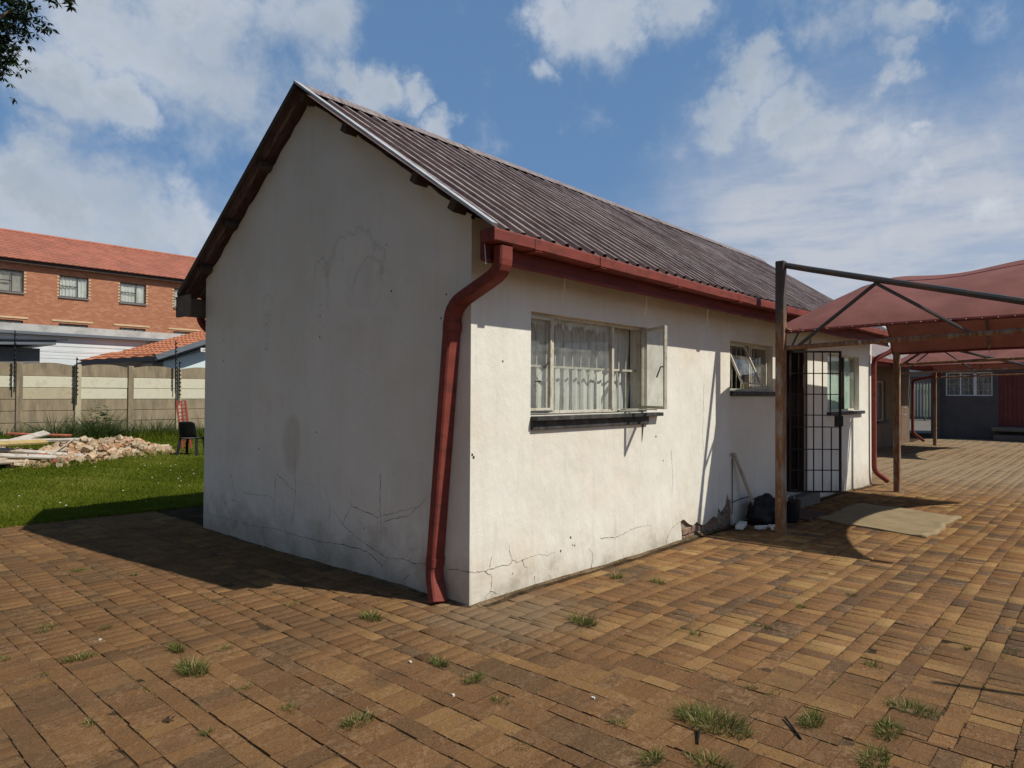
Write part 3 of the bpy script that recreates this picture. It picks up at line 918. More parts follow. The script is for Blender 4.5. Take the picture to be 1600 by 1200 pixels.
LN = math.hypot(RY - EY, RZ - EZ)
near_meshes = [sheet_mesh(LN + .075, s_) for s_ in range(5)]
dirn_ = Vector((0, (RY - EY) / LN, (RZ - EZ) / LN))
nor = Vector((1, 0, 0)).cross(dirn_)
dirb = Vector((0, (RY - BY) / LN, (RZ - EZ) / LN))
norb = dirb.cross(Vector((1, 0, 0)))
for i in range(16):
    o = link("roof_sheet", near_meshes[i % 5], roof)
    Mx = Matrix((Vector((1, 0, 0)), dirn_, nor)).transposed().to_4x4()
    Mx.translation = Vector((OX0 + i * 4 * PITCH_R, EY, EZ + 0.006 * (i % 2))) - dirn_ * .055
    o.matrix_world = Mx @ Matrix.Rotation(random.uniform(-.0015, .0015), 4, "Z")
    o = link("roof_sheet", near_meshes[(i + 2) % 5], roof)
    Mx = Matrix((Vector((-1, 0, 0)), dirb, norb)).transposed().to_4x4()
    Mx.translation = Vector((OX0 + (i + 1) * 4 * PITCH_R, BY, EZ + 0.004 * (i % 2))) - dirb * .055
    o.matrix_world = Mx
# ridge capping in lengths
nr = 5; Lr = (OX1 - OX0) / nr
for i in range(nr):
    x0, x1 = OX0 - .02 + i * Lr, OX0 + (i + 1) * Lr + .05
    z_ = RZ + .05 + (i % 2) * .004
    pr_ = [(-.19, -.128), (-.185, -.120), (-.02, 0), (0, .012), (.02, 0), (.185, -.120), (.19, -.128)]
    mb = MB()
    vs = [(xx, RY + a, z_ + b + random.uniform(-.003, .003)) for xx in (x0, (x0 * 2 + x1) / 3, (x0 + 2 * x1) / 3, x1) for a, b in pr_]
    mb.add(vs, [(s_ * 7 + j, s_ * 7 + j + 1, s_ * 7 + j + 8, s_ * 7 + j + 7) for s_ in range(3) for j in range(6)])
    mb.build("ridge_cap", M["roof"], roof)
# pale verge strip, dark verge on the far slope
e0 = Vector((OX0 - .012, EY - .01, EZ - .005)); e1 = Vector((OX0 - .012, RY, RZ + .028))
MB().bar(e0 + nor * .022, e1 + nor * .022, .060, .020, nor).build("verge_strip", M["verge"], roof)
b0 = Vector((OX0 - .012, BY + .01, EZ - .005)); b1 = Vector((OX0 - .012, RY, RZ + .02))
MB().bar(b0, b1, .03, .055, norb).build("verge_strip", M["soffitwood"], roof)
# purlins under the sheets
for t in (0.16, 0.33, 0.70, 0.965):
    p = Vector((0, EY, EZ)).lerp(Vector((0, RY, RZ)), t) - nor * 0.048
    MB().bar((OX0 + .02, p.y, p.z), (0.3, p.y, p.z), .075, .085, nor).build("purlin", M["soffitwood"], roof)
for t in (0.18, 0.42, 0.70):
    p = Vector((0, BY, EZ)).lerp(Vector((0, RY, RZ)), t) - norb * 0.048
    MB().bar((OX0 + .02, p.y, p.z), (0.3, p.y, p.z), .075, .085, norb).build("purlin", M["soffitwood"], roof)

# fascias and gutters
MB().box((-.185, -.295, 2.535), (HOUSE_L - .02, -.270, 2.735)).build("fascia", M["redwood"], house, bevel=.003)
MB().box((-.185, -.308, 2.520), (HOUSE_L - .02, -.285, 2.545)).build("fascia_bead", M["red"], house)
MB().box((-.20, HOUSE_W + .0, 2.48), (-.172, BY - .02, 2.725)).build("fascia", M["boardgrey"], house)
MB().box((-.20, BY - .045, 2.50), (HOUSE_L, BY - .02, 2.725)).build("fascia", M["boardgrey"], house)


def gutter(x0, x1, yb, yf, z0, seed):
    rnd_ = random.Random(seed)
    s_ = 1 if yf > yb else -1
    pr_ = [(yb, .105), (yb, .014), (yb + .01 * s_, .008), (yf - .012 * s_, .008), (yf, .018), (yf, .088), (yf - .010 * s_, .100), (yf - .018 * s_, .094),
           (yf - .008 * s_, .082), (yf - .006 * s_, .022), (yb + .012 * s_, .014), (yb + .006 * s_, .105)]
    xs = np.linspace(x0, x1, 26)
    mb_ = MB(); n2 = len(pr_); vs = []
    for x in xs:
        dz_ = -.014 * math.sin((x - x0) / (x1 - x0) * math.pi * 1.7) + rnd_.uniform(-.003, .003) + .010 * (x - x0) / (x1 - x0)
        dy_ = rnd_.uniform(-.004, .004)
        vs += [(x, a + dy_, z0 + b + dz_) for a, b in pr_]
    fs = [(i * n2 + j, i * n2 + (j + 1) % n2, (i + 1) * n2 + (j + 1) % n2, (i + 1) * n2 + j) for i in range(25) for j in range(n2)]
    mb_.add(vs, fs)
    mb_.box((x0 - .002, min(yb, yf), z0 + .008), (x0 + .002, max(yb, yf), z0 + .10))
    return mb_


g_ = gutter(-.205, 10.88, -.310, -.432, 2.636, 1).build("gutter", M["red"], house)
for x in (0.22, 1.05, 2.35, 3.75, 5.2, 6.8, 8.4, 9.9):
    w_ = random.uniform(.05, .17)
    dz_ = -.014 * math.sin((x + .255) / 11.135 * math.pi * 1.7) + .010 * (x + .255) / 11.135
    MB().box((x, -.4375, 2.650 + dz_), (x + w_, -.4335, 2.724 + dz_)).box((x, -.4375, 2.637 + dz_), (x + w_, -.32, 2.641 + dz_)).build("gutter_joint", M["red"], g_)
gutter(.35, 10.88, BY + .02, BY + .14, 2.60, 2).build("gutter", M["boardgrey"], house)


def arc_path(pts_, rad, n_=5):
    pts_ = [Vector(p) for p in pts_]
    out = [pts_[0]]
    for i in range(1, len(pts_) - 1):
        a, b, c = pts_[i - 1], pts_[i], pts_[i + 1]
        r_ = rad[i - 1] if isinstance(rad, (list, tuple)) else rad
        p0 = b + (a - b).normalized() * min(r_, (a - b).length * .48); p1 = b + (c - b).normalized() * min(r_, (c - b).length * .48)
        for k_ in range(n_ + 1):
            t = k_ / n_
            out.append((1 - t) ** 2 * p0 + 2 * t * (1 - t) * b + t * t * p1)
    out.append(pts_[-1])
    return out


def rprof(a, b, c=.012):
    return [(-a, -b + c), (-a + c, -b), (a - c, -b), (a, -b + c), (a, b - c), (a - c, b), (-a + c, b), (-a, b - c)]


MB().sweep(arc_path([(-.055, -.372, 2.63), (-.055, -.372, 2.46), (-.062, .125, 2.255), (-.058, .325, .21), (-.10, .235, .02)], [.12, .12, .07]),
           rprof(.042, .064), (1, 0, 0)).build("downpipe", M["red"], house)
for (a_, b_) in (((-.062, .133, 2.13), (-.0615, .139, 2.06)), ((-.0585, .308, .35), (-.0582, .315, .28))):
    MB().sweep([a_, b_], rprof(.0455, .0675), (1, 0, 0)).build("pipe_sleeve", M["red"], house)
MB().sweep(arc_path([(10.9, -.37, 2.62), (10.9, -.37, 2.46), (10.68, -.075, 2.28), (10.70, -.075, .16), (10.98, -.24, -.04)], .12),
           rprof(.040, .040), (1, 0, 0)).build("downpipe", M["red"], house)
MB().sweep(arc_path([(.10, BY + .0, 2.60), (.10, BY + .0, 2.44), (.42, HOUSE_W + .08, 2.05), (.42, HOUSE_W + .06, .1)], .14),
           rprof(.035, .040), (1, 0, 0)).build("downpipe", M["redwood"], house)


# ---- windows
def frame_bars(mb_, x0, x1, z0, z1, y, w_=.028, d_=.035):
    mb_.box((x0, y, z0), (x0 + w_, y + d_, z1)); mb_.box((x1 - w_, y, z0), (x1, y + d_, z1))
    mb_.box((x0 + w_, y, z0), (x1 - w_, y + d_, z0 + w_)); mb_.box((x0 + w_, y, z1 - w_), (x1 - w_, y + d_, z1))


def pane(x0, x1, z0, z1, y, par):
    MB().box((x0, y, z0), (x1, y + .004, z1)).build("pane", M["glass"], par)


# big window
mb = MB(); x0, x1, z0, z1 = W1
frame_bars(mb, x0, x1, z0 + .005, z1, .065, .026, .04)
for x in (1.047, 1.985):
    mb.box((x - .018, .055, z0 + .031), (x + .018, .10, z1 - .026))
frame_bars(mb, x0 + .028, 1.027, z0 + .033, z1 - .028, .045, .022, .03)
win = mb.build("window", M["cream"], house, bevel=.002)
win["label"] = "wide cream steel window with its end casement swung open"
pane(x0 + .05, 1.005, z0 + .055, z1 - .05, .06, win)
pane(1.065, 1.967, z0 + .031, z1 - .026, .08, win)
hx, hy, an = 2.50, .05, R(122)
dv = Vector((math.cos(an), -math.sin(an), 0)); base = Vector((hx, hy, 0))
mb = MB(); Wd = .50
def lp(s_, z): return base + dv * s_ + Vector((0, 0, z))
for s_ in (.014, Wd - .014):
    mb.bar(lp(s_, z0 + .035), lp(s_, z1 - .02), .028, .028, dv)
for z in (z0 + .049, z1 - .034):
    mb.bar(lp(.028, z), lp(Wd - .028, z), .024, .028, (0, 0, 1))
leaf = mb.build("casement", M["cream"], win)
mb = MB(); nrm = Vector((dv.y, -dv.x, 0))
q = [lp(.028, z0 + .06), lp(Wd - .028, z0 + .06), lp(Wd - .028, z1 - .045), lp(.028, z1 - .045)]
mb.add(q + [p + nrm * .004 for p in q], [(0, 1, 2, 3), (7, 6, 5, 4), (0, 1, 5, 4), (1, 2, 6, 5), (2, 3, 7, 6), (3, 0, 4, 7)]).build("pane", M["glass"], win)
nrm = -nrm; h0 = lp(Wd - .03, 1.86) - nrm * .01
MB().tube([h0, h0 - nrm * .03, h0 - nrm * .05 - Vector((0, 0, .10)) - dv * .04], .007, 6).build("handle", M["darkframe"], win)
MB().tube([(.99, .045, 1.86), (.96, .02, 1.87), (.86, .0, 1.82)], .006, 6).build("handle", M["darkframe"], win)
MB().tube([(.80, .04, 1.70), (.86, .03, 1.70)], .007, 6).build("handle", M["darkframe"], win)
MB().tube([(2.05, .05, 1.445), (2.35, -.10, 1.447), (2.30, -.24, 1.447)], .006, 6).build("stay", M["cream"], win)
x = .80
while x < 2.46:
    MB().box((x - .007, .135, z0 + .02), (x + .007, .147, z1 - .02)).build("bar", M["cream"], win); x += .128
MB().box((x0, .126, 1.825), (x1, .134, 1.845)).build("bar", M["cream"], win)
MB().box((x0 - .002, -.075, 1.375), (2.73, -.001, 1.412)).build("sill", M["sill"], win, bevel=.004)
MB().box((x0, -.03, 1.298), (2.515, -.001, 1.374)).box((x0 + .001, .001, 1.395), (x1 - .001, .19, 1.424)).build("sill", M["sill"], win, bevel=.003)
MB().add([(2.42, -.005, 1.298), (2.455, -.005, 1.298), (2.42, -.005, 1.10)], [(0, 1, 2)]).build("loose_flake", M["sill"], win)


def curtain_mesh(x0, x1, z0, z1, y, amp, waves, seed, hem=0.0, sweepx=0.0):
    rnd_ = random.Random(seed); nx, nz = 150, 14
    ph = [rnd_.uniform(0, 6.28) for _ in range(4)]
    vs = []
    for k_ in range(nz + 1):
        t = k_ / nz
        for i in range(nx + 1):
            u = i / nx
            a = amp * (0.45 + 0.55 * (1 - t)) * (math.sin(u * waves * 6.28 + ph[0] + 0.8 * math.sin(u * 5 + ph[1])) + .5 * math.sin(u * waves * 2.3 * 6.28 + ph[2]) + .4 * math.sin(u * 9 + t * 3 + ph[3]))
            z = z0 + (z1 - z0) * t
            if t == 0: z += hem * math.sin(u * 60)
            vs.append((x0 + (x1 - x0) * u - sweepx * (1 - t) * math.sin((1 - t) * 2.2) * u ** 2, y + a, z))
    fs = [(k_ * (nx + 1) + i, k_ * (nx + 1) + i + 1, (k_ + 1) * (nx + 1) + i + 1, (k_ + 1) * (nx + 1) + i) for k_ in range(nz) for i in range(nx)]
    return MB().add(vs, fs)


cu = curtain_mesh(.72, 2.66, 1.40, 2.30, .232, .016, 13, 5, sweepx=.17).build("curtain", M["curtain"], smooth=True, thing=(1.5, .23, 1.4))
tag(cu, "white net curtain hanging in loose folds behind the barred wide window", "curtain")
mb = MB(); rnd = random.Random(12); x = .72
while x < 1.96:
    w_ = rnd.uniform(.03, .07); d_ = rnd.uniform(.02, .075)
    mb.add([(x, .115, 2.25), (x + w_, .115, 2.25), (x + w_, .115, 2.25 - d_), (x + w_ * .5, .112, 2.25 - d_ - .02), (x, .115, 2.25 - d_ * .8)], [(0, 1, 2, 3, 4)]); x += w_
tag(mb.build("pelmet_lace", M["curtain"], thing=(1.3, .11, 2.25)), "torn strip of white lace hanging along the top of the wide window", "lace")

# small window with its vent pushed out
x0, x1, z0, z1 = W2
mb = MB(); frame_bars(mb, x0, x1, z0 + .005, z1, .09, .026, .04)
mb.box((5.26, .08, z0 + .03), (5.296, .125, z1 - .026))
frame_bars(mb, 5.30, x1 - .03, z0 + .035, z1 - .03, .07, .022, .03)
win2 = mb.build("window", M["cream"], house, bevel=.002)
win2["label"] = "small cream steel window with a tilted vent"
pane(5.32, x1 - .05, z0 + .055, z1 - .05, .085, win2)
mb = MB(); va = R(24)
def vp(x, s_): return Vector((x, .085 - s_ * math.sin(va), z1 - .03 - s_ * math.cos(va)))
for x in (4.53, 4.53 + .56):
    mb.bar(vp(x, 0), vp(x, .56), .024, .024, (0, 1, 0))
for s_ in (.012, .548):
    mb.bar(vp(4.542, s_), vp(5.078, s_), .024, .024, (0, 0, 1))
mb.build("vent_sash", M["cream"], win2)
q = [vp(4.542, .02), vp(5.078, .02), vp(5.078, .54), vp(4.542, .54)]
MB().add(q + [p + Vector((0, .004, 0)) for p in q], [(0, 1, 2, 3), (7, 6, 5, 4), (0, 1, 5, 4), (1, 2, 6, 5), (2, 3, 7, 6), (3, 0, 4, 7)]).build("pane", M["glass"], win2)
MB().box((x0 - .002, -.06, 1.58), (x1 + .06, .10, 1.640)).build("sill", M["sill"], win2, bevel=.004)
for x in np.arange(4.6, 5.85, .14):
    MB().box((x - .006, .15, z0 + .01), (x + .006, .16, z1 - .01)).build("bar", M["cream"], win2)
bot = MB(); bot.tube([(5.62, .24, 1.652), (5.62, .24, 1.80), (5.62, .24, 1.84), (5.62, .24, 1.89)], [.035, .035, .014, .014], 10)
tag(bot.build("bottle", simple("green_bottle_glass", (.03, .16, .09), .2, .1, 4, 0), smooth=True, thing=(5.62, .24, 1.65)), "green bottle standing inside the small window", "bottle")
bot = MB(); bot.tube([(5.45, .26, 1.652), (5.45, .26, 1.76)], .03, 10).tube([(5.45, .26, 1.762), (5.45, .26, 1.80)], .015, 8)
tag(bot.build("jar", simple("amber_jar", (.30, .22, .08), .4, .1, 4, 0), thing=(5.45, .26, 1.65)), "short amber jar beside the green bottle in the small window", "jar")
bot = MB(); bot.box((5.70, .24, 1.652), (5.80, .29, 1.90))
tag(bot.build("carton", simple("red_carton", (.42, .04, .04), .5, .1, 4, 0), thing=(5.75, .26, 1.65)), "red carton standing inside the small window", "carton")

# third window
x0, x1, z0, z1 = W3
mb = MB(); frame_bars(mb, x0, x1, z0 + .005, z1, .08, .026, .04)
win3 = mb.build("window", M["cream"], house, bevel=.002)
win3["label"] = "wide window with pale green blinds beyond the doorway"
MB().box((9.30, .065, z0 + .03), (9.34, .12, z1 - .026)).box((8.226, .065, z0 + .03), (8.26, .12, z1 - .026)).build("mullion", M["darkframe"], win3)
pane(8.26, 9.30, z0 + .031, z1 - .026, .09, win3); pane(9.34, x1 - .026, z0 + .031, z1 - .026, .09, win3)
MB().box((8.17, -.06, 1.262), (10.16, .08, 1.318)).build("sill", M["sill"], win3, bevel=.004)
cu = curtain_mesh(8.24, 9.96, 1.34, 2.26, .15, .004, 9, 8).build("blind", M["teal"], smooth=True, thing=(9.1, .15, 1.34))
tag(cu, "pale green blind drawn behind the window beyond the doorway", "blind")

# doorway: frame, leaf ajar, threshold, security gate
x0, x1, z0, z1 = DR
mb = MB(); mb.box((x0, .05, z0), (x0 + .05, .15, z1)); mb.box((x1 - .05, .05, z0), (x1, .15, z1)); mb.box((x0 + .05, .05, z1 - .05), (x1 - .05, .15, z1))
mb.build("door_frame", M["darkframe"], house)
mb = MB(); mb.box((7.205, .16, z0 + .01), (7.245, .95, z1 - .055)); mb.box((7.199, .30, .5), (7.204, .80, 1.1)); mb.box((7.199, .30, 1.3), (7.204, .80, 2.0))
dl = mb.build("door", M["darkframe"], house)
MB().tube([(7.20, .88, 1.2), (7.16, .88, 1.2), (7.16, .80, 1.2)], .010, 6).build("handle", M["verge"], dl)
MB().box((6.30, -.16, -.15), (7.34, .05, .128)).build("doorstep", M["concrete"], house, bevel=.008)
cu = curtain_mesh(6.62, 7.15, .18, 2.2, .42, .02, 4, 18).build("door_curtain", M["pinkcurtain"], smooth=True, thing=(6.9, .42, .18))
tag(cu, "grey curtain hanging inside the dark doorway", "curtain")

gate = MB()
gd = Vector((rt.x, rt.y, 0)).normalized(); gb_ = Vector((6.40, -.03, 0)); GW = .75
def gp_(s_, z): return gb_ + gd * s_ + Vector((0, 0, z))
for s_ in (.012, GW - .015): gate.bar(gp_(s_, .20), gp_(s_, 2.235), .028, .028, gd)
for z in (.213, 2.222): gate.bar(gp_(.026, z), gp_(GW - .03, z), .026, .026, (0, 0, 1))
gate = gate.build("security_gate", M["blacksteel"], house)
gate["label"] = "black barred security gate standing open at the doorway"
for z in (1.91, 1.61, 1.31, 1.14, .82, .52):
    MB().bar(gp_(.026, z), gp_(GW - .03, z), .012, .014, (0, 0, 1)).build("rail", M["blacksteel"], gate)
for fr in (.18, .33, .47, .64):
    MB().bar(gp_(fr * GW, .226), gp_(fr * GW, 2.209), .013, .013, gd).build("bar", M["blacksteel"], gate)
MB().bar(gp_(.81 * GW, .226), gp_(.81 * GW, 1.13), .013, .013, gd).build("bar", M["blacksteel"], gate)
MB().bar(gp_(.79 * GW, 1.32), gp_(.79 * GW, 2.209), .013, .013, gd).build("bar", M["blacksteel"], gate)
MB().bar(gp_(GW - .09, 1.225), gp_(GW + .02, 1.225), .040, .15, (0, 0, 1)).build("lock_box", M["blacksteel"], gate)
MB().tube([(7.28, .0, 2.33), (7.30, -.03, 2.42), (7.26, -.03, 2.50)], .01, 6).build("wire", M["blacksteel"], house)
MB().box((-.008, -.012, 2.9), (.02, .0, 2.92)).build("cable_clip", M["blacksteel"], house)
MB().tube([(-.165, -.30, 2.74), (-.168, -.30, 2.62), (-.166, -.31, 2.50)], .004, 6).build("wire", M["verge"], house)


# ================================================================== shade carports
def carport(px, py, span, top_z, label, near_top=3.15, shift_z=0.0):
    zb = gz(px, py)
    c = empty("shade_carport", (px, py, zb), label, "carport", "red shade cloth carports beside the cottages")
    def truss(x, top, upper):
        MB().box((x - .05, py - .05, gz(x, py) - .05), (x + .05, py + .05, top)).build("post", M["rust"], c, bevel=.008)
        MB().box((x - .09, py - .09, gz(x, py) - .02), (x + .09, py + .09, gz(x, py) + .010)).build("base_plate", M["rust"], c, bevel=.003)
        b0_, b1_ = Vector((x, py - .05, 2.14 + shift_z)), Vector((x, py - 3.1, 2.245 + shift_z))
        MB().tube([b0_, b1_], .026, 8).build("bottom_chord", M["rust"], c)
        if upper:
            MB().tube([(x, py - .02, top - .045), (x, py - .35, top - .14), (x, py - 3.1, 2.26 + shift_z)], .034, 8).build("top_chord", M["tube"], c)
            nd = Vector((x, py - 1.0, top - .36))
            MB().tube([nd, (x, py - .20, 2.16 + shift_z)], .020, 6).build("strut", M["tube"], c)
            MB().tube([nd, (x, py - 1.85, 2.21 + shift_z)], .020, 6).build("strut", M["tube"], c)
            MB().tube([(x, py - .06, 2.36 + shift_z), (x + .10, py - .12, 2.33 + shift_z), (x + .12, py - .3, 2.34 + shift_z)], .016, 6).build("bracket", M["rust"], c)
            MB().tube([(x, py - .12, 2.15 + shift_z), (x + .06, py - .2, 2.36 + shift_z)], .012, 6).build("bracket", M["tube"], c)
        else:
            MB().tube([(x, py - .1, 2.15 + shift_z), (x, py - .6, 2.5 + shift_z), (x, py - 1.3, 2.22 + shift_z)], .02, 6).build("strut", M["tube"], c)
    truss(px, near_top, True)
    truss(px + span, 2.58 + shift_z, False)
    # sail
    nu, nv = 44, 26
    vs = []
    def S_(u, v):
        x = px + .03 + (span - .06) * u
        yi = py + .06 - .26 * math.sin(math.pi * u) ** 1.2 * (0.6 + 0.8 * u)
        yo = py - 3.06 + .05 * math.sin(math.pi * u)
        y = yi + (yo - yi) * v
        A = .50 + .34 * min(v / .20, 1) ** .7 + .05 * max(v - .5, 0) / .5
        sag = .035 * math.sin(v * math.pi * 3.2 + .4) * math.sin(math.pi * u)
        z = 2.335 + shift_z + .055 * v + A * math.sin(math.pi * u) ** .78 + sag + .010 * math.sin(u * 31 + v * 5) * math.sin(math.pi * v)
        return (x, y, z)
    for j in range(nv + 1):
        for i in range(nu + 1):
            vs.append(S_(i / nu, j / nv))
    fs = [(j * (nu + 1) + i, j * (nu + 1) + i + 1, (j + 1) * (nu + 1) + i + 1, (j + 1) * (nu + 1) + i) for j in range(nv) for i in range(nu)]
    MB().add(vs, fs).build("canopy", M["canopy"], c, smooth=True)
    for u in (0, 1):
        MB().tube([Vector(S_(u, j / 10)) + Vector((0, 0, -.012)) for j in range(11)], .020, 6).build("hem", M["redwood"], c)
    for v in (0, 1):
        MB().tube([Vector(S_(i / 24, v)) + Vector((0, 0, -.006)) for i in range(25)], .010, 6).build("hem", M["redwood"], c)
    lace = MB()
    for k_ in range(24):
        q_ = Vector(S_(0, (k_ + .5) / 24))
        lace.tube([q_ + Vector((.05, 0, .008)), q_ + Vector((-.022, .02, -.012)), q_ + Vector((.04, .05, -.02))], .004, 4)
    lace.build("lacing", M["whitetrim"], c)["kind"] = "stuff"
    for u in (.26, .5, .74):
        MB().tube([Vector(S_(u, j / 14)) + Vector((0, 0, .002)) for j in range(15)], .006, 4).build("seam", M["redwood"], c)
    # hoop purlin carrying the cloth
    MB().tube([Vector(S_(i / 24, .45)) + Vector((0, 0, -.03)) for i in range(25)], .018, 6).build("hoop", M["rust"], c)
    return c


carport(4.39, -.66, 5.42, 3.15, "arched red shade cloth carport in front of the cottage door")
carport(18.05, 1.20, 5.39, 3.30, "farther red shade cloth carport beside the brown cottage", 3.30, .08)

# ================================================================== brown cottage and slate building beyond the carports
b2 = empty("cottage", (19.5, 2.2, -.1), "brown painted cottage in shade beyond the far end of the white cottage", "house")
BX0, BX1 = 15.6, 24.6
wa = (20.2, 21.25, .78, 2.05); da = (22.25, 23.35, .02, 2.1)
mb = MB(); v, f = holed([(BX0, -.3), (BX1, -.3), (BX1, 3.0), (BX0, 3.0)], [rect(*wa), rect(*da)], lambda a, b: (a, 2.2, b)); mb.add(v, f)
for (a, b, c, d) in (wa, da):
    mb.add([(a, 2.2, c), (b, 2.2, c), (b, 2.2, d), (a, 2.2, d), (a, 2.4, c), (b, 2.4, c), (b, 2.4, d), (a, 2.4, d)], [(0, 1, 5, 4), (1, 2, 6, 5), (2, 3, 7, 6), (3, 0, 4, 7)])
mb.add([(BX0, 2.2, -.3), (BX0, 6.4, -.3), (BX0, 6.4, 3.0), (BX0, 4.3, 4.2), (BX0, 2.2, 3.0)], [(0, 1, 2, 3, 4)])
mb.add([(BX1, 2.2, -.3), (BX1, 6.4, -.3), (BX1, 6.4, 3.0), (BX1, 4.3, 4.2), (BX1, 2.2, 3.0)], [(0, 1, 2, 3, 4)])
mb.add([(BX0, 6.4, -.3), (BX1, 6.4, -.3), (BX1, 6.4, 3.0), (BX0, 6.4, 3.0)], [(0, 1, 2, 3)])
mb.build("wall", M["brownwall"], b2)
MB().add([(BX0 - .1, 1.35, 2.62), (BX1 + .1, 1.35, 2.62), (BX1 + .1, 4.3, 4.26), (BX0 - .1, 4.3, 4.26), (BX0 - .1, 6.75, 3.0), (BX1 + .1, 6.75, 3.0),
          (BX0 - .1, 1.35, 2.56), (BX1 + .1, 1.35, 2.56), (BX1 + .1, 4.3, 4.20), (BX0 - .1, 4.3, 4.20), (BX0 - .1, 6.75, 2.94), (BX1 + .1, 6.75, 2.94)],
         [(0, 1, 2, 3), (3, 2, 5, 4), (6, 9, 8, 7), (9, 10, 11, 8), (0, 6, 7, 1), (4, 5, 11, 10), (0, 3, 9, 6), (3, 4, 10, 9), (1, 7, 8, 2), (2, 8, 11, 5)]).build("roof", M["roof"], b2)
MB().box((BX0 - .1, 1.30, 2.40), (BX1 + .1, 1.34, 2.60)).build("fascia", M["redwood"], b2)
MB().box((BX0 - .1, 1.18, 2.50), (BX1 + .15, 1.29, 2.60)).build("gutter", M["redwood"], b2)
mb = MB(); frame_bars(mb, wa[0], wa[1], wa[2], wa[3], 2.27, .03, .04)
w_ = mb.build("window", M["cream"], b2); MB().box((wa[0] + .03, 2.29, wa[2] + .03), (wa[1] - .03, 2.294, wa[3] - .03)).build("pane", M["glass"], w_)
MB().box((wa[0] + .01, 2.41, wa[2]), (wa[1], 2.42, wa[3])).build("blind", M["darkroom"], w_)
MB().box((wa[0] - .05, 2.13, .70), (wa[1] + .25, 2.199, .775)).build("sill", M["sill"], b2)
d_ = MB().box((da[0], 2.30, da[2]), (da[1], 2.34, da[3])).build("door", M["brownwall"], b2)
mb = MB(); frame_bars(mb, da[0], da[1], da[2], da[3], 2.26, .04, .035); mb.build("door_frame", M["cream"], b2)
MB().box((22.7, 2.05, 1.16), (23.3, 2.199, 1.19)).box((22.7, 2.05, .92), (23.3, 2.199, .95)).build("door_rail", M["whitetrim"], b2)
MB().sweep(arc_path([(24.75, 1.24, 2.5), (24.75, 1.26, 2.35), (24.68, 2.12, 2.15), (24.68, 2.12, .25), (24.9, 1.8, -.05)], .12), rprof(.045, .045), (1, 0, 0)).build("downpipe", M["redwood"], b2)

sl = empty("slate_building", (28.6, -1, -.1), "dark slate painted building with white three part window and maroon door", "building")
SX = 28.5
ws = (-1.72, -.17, 1.60, 2.53)      # in terms of -y
ds = (.02, 1.3, .42, 2.5)
mb = MB(); v, f = holed([(-2.08, -.4), (6, -.4), (6, 2.98), (-2.08, 2.98)], [rect(*ws), rect(*ds)], lambda a, b: (SX, -a, b)); mb.add(v, f)
for (a, b, c, d) in (ws, ds):
    mb.add([(SX, -a, c), (SX, -b, c), (SX, -b, d), (SX, -a, d), (SX + .15, -a, c), (SX + .15, -b, c), (SX + .15, -b, d), (SX + .15, -a, d)], [(0, 1, 5, 4), (1, 2, 6, 5), (2, 3, 7, 6), (3, 0, 4, 7)])
mb.add([(SX, 2.08, -.4), (SX + 6, 2.08, -.4), (SX + 6, 2.08, 2.98), (SX, 2.08, 2.98)], [(0, 1, 2, 3)])
mb.add([(SX, 2.08, 2.98), (SX + 6, 2.08, 2.98), (SX + 6, -6, 2.98), (SX, -6, 2.98)], [(0, 1, 2, 3)])
mb.add([(SX, -6, -.4), (SX + 6, -6, -.4), (SX + 6, -6, 2.98), (SX, -6, 2.98)], [(0, 1, 2, 3)])
mb.build("wall", M["slatewall"], sl)
MB().box((SX - .12, 1.90, -.3), (SX - .002, 2.22, 2.9)).build("pier", M["slatewall"], sl)
MB().box((SX - .25, -6.1, 2.985), (SX + 6.1, 2.3, 3.09)).build("roof", M["darkfascia"], sl)
wn_ = MB()
ya = -ws[0]; yb = -ws[1]
wn_.box((SX + .03, yb, ws[2]), (SX + .07, ya, ws[2] + .04)).box((SX + .03, yb, ws[3] - .04), (SX + .07, ya, ws[3]))
for y in (ya - .02, ya - .50, ya - .98, yb + .02):
    wd = .05 if abs(y - (ya - .98)) < .01 else .02
    wn_.box((SX + .03, y - wd, ws[2] + .04), (SX + .07, y + wd, ws[3] - .04))
wn_ = wn_.build("window", M["whitetrim"], sl)
MB().box((SX + .08, yb, ws[2]), (SX + .084, ya, ws[3])).build("pane", M["glass"], wn_)
for y in np.arange(yb + .16, ya, .16):
    MB().box((SX + .11, y - .006, ws[2]), (SX + .122, y + .006, ws[3])).build("bar", M["whitetrim"], wn_)
for z in (1.83, 2.07, 2.30):
    MB().box((SX + .125, yb, z - .005), (SX + .135, ya, z + .005)).build("bar", M["whitetrim"], wn_)
MB().box((SX + .5, yb - .5, 1.2), (SX + .52, ya + .3, 2.9)).build("room_back", M["darkroom"], sl)
dr = MB().box((SX + .06, -ds[1], ds[2]), (SX + .10, -ds[0], ds[3])).build("door", M["reddoor"], sl)
for k in range(1, 9):
    y = -ds[0] - k * .142
    MB().box((SX + .054, y - .004, ds[2] + .02), (SX + .059, y + .004, ds[3] - .02)).build("board_joint", M["blacksteel"], dr)
MB().box((SX + .02, -.98, 1.50), (SX + .055, -.92, 1.64)).build("lock", M["whitetrim"], dr)
MB().box((SX - .5, -1.6, .26), (SX - .002, .15, .41)).build("doorstep", M["concrete"], sl, bevel=.01)
MB().box((SX - .95, -1.75, -.1), (SX - .51, .05, .13)).build("doorstep", M["slatewall"], sl, bevel=.01)

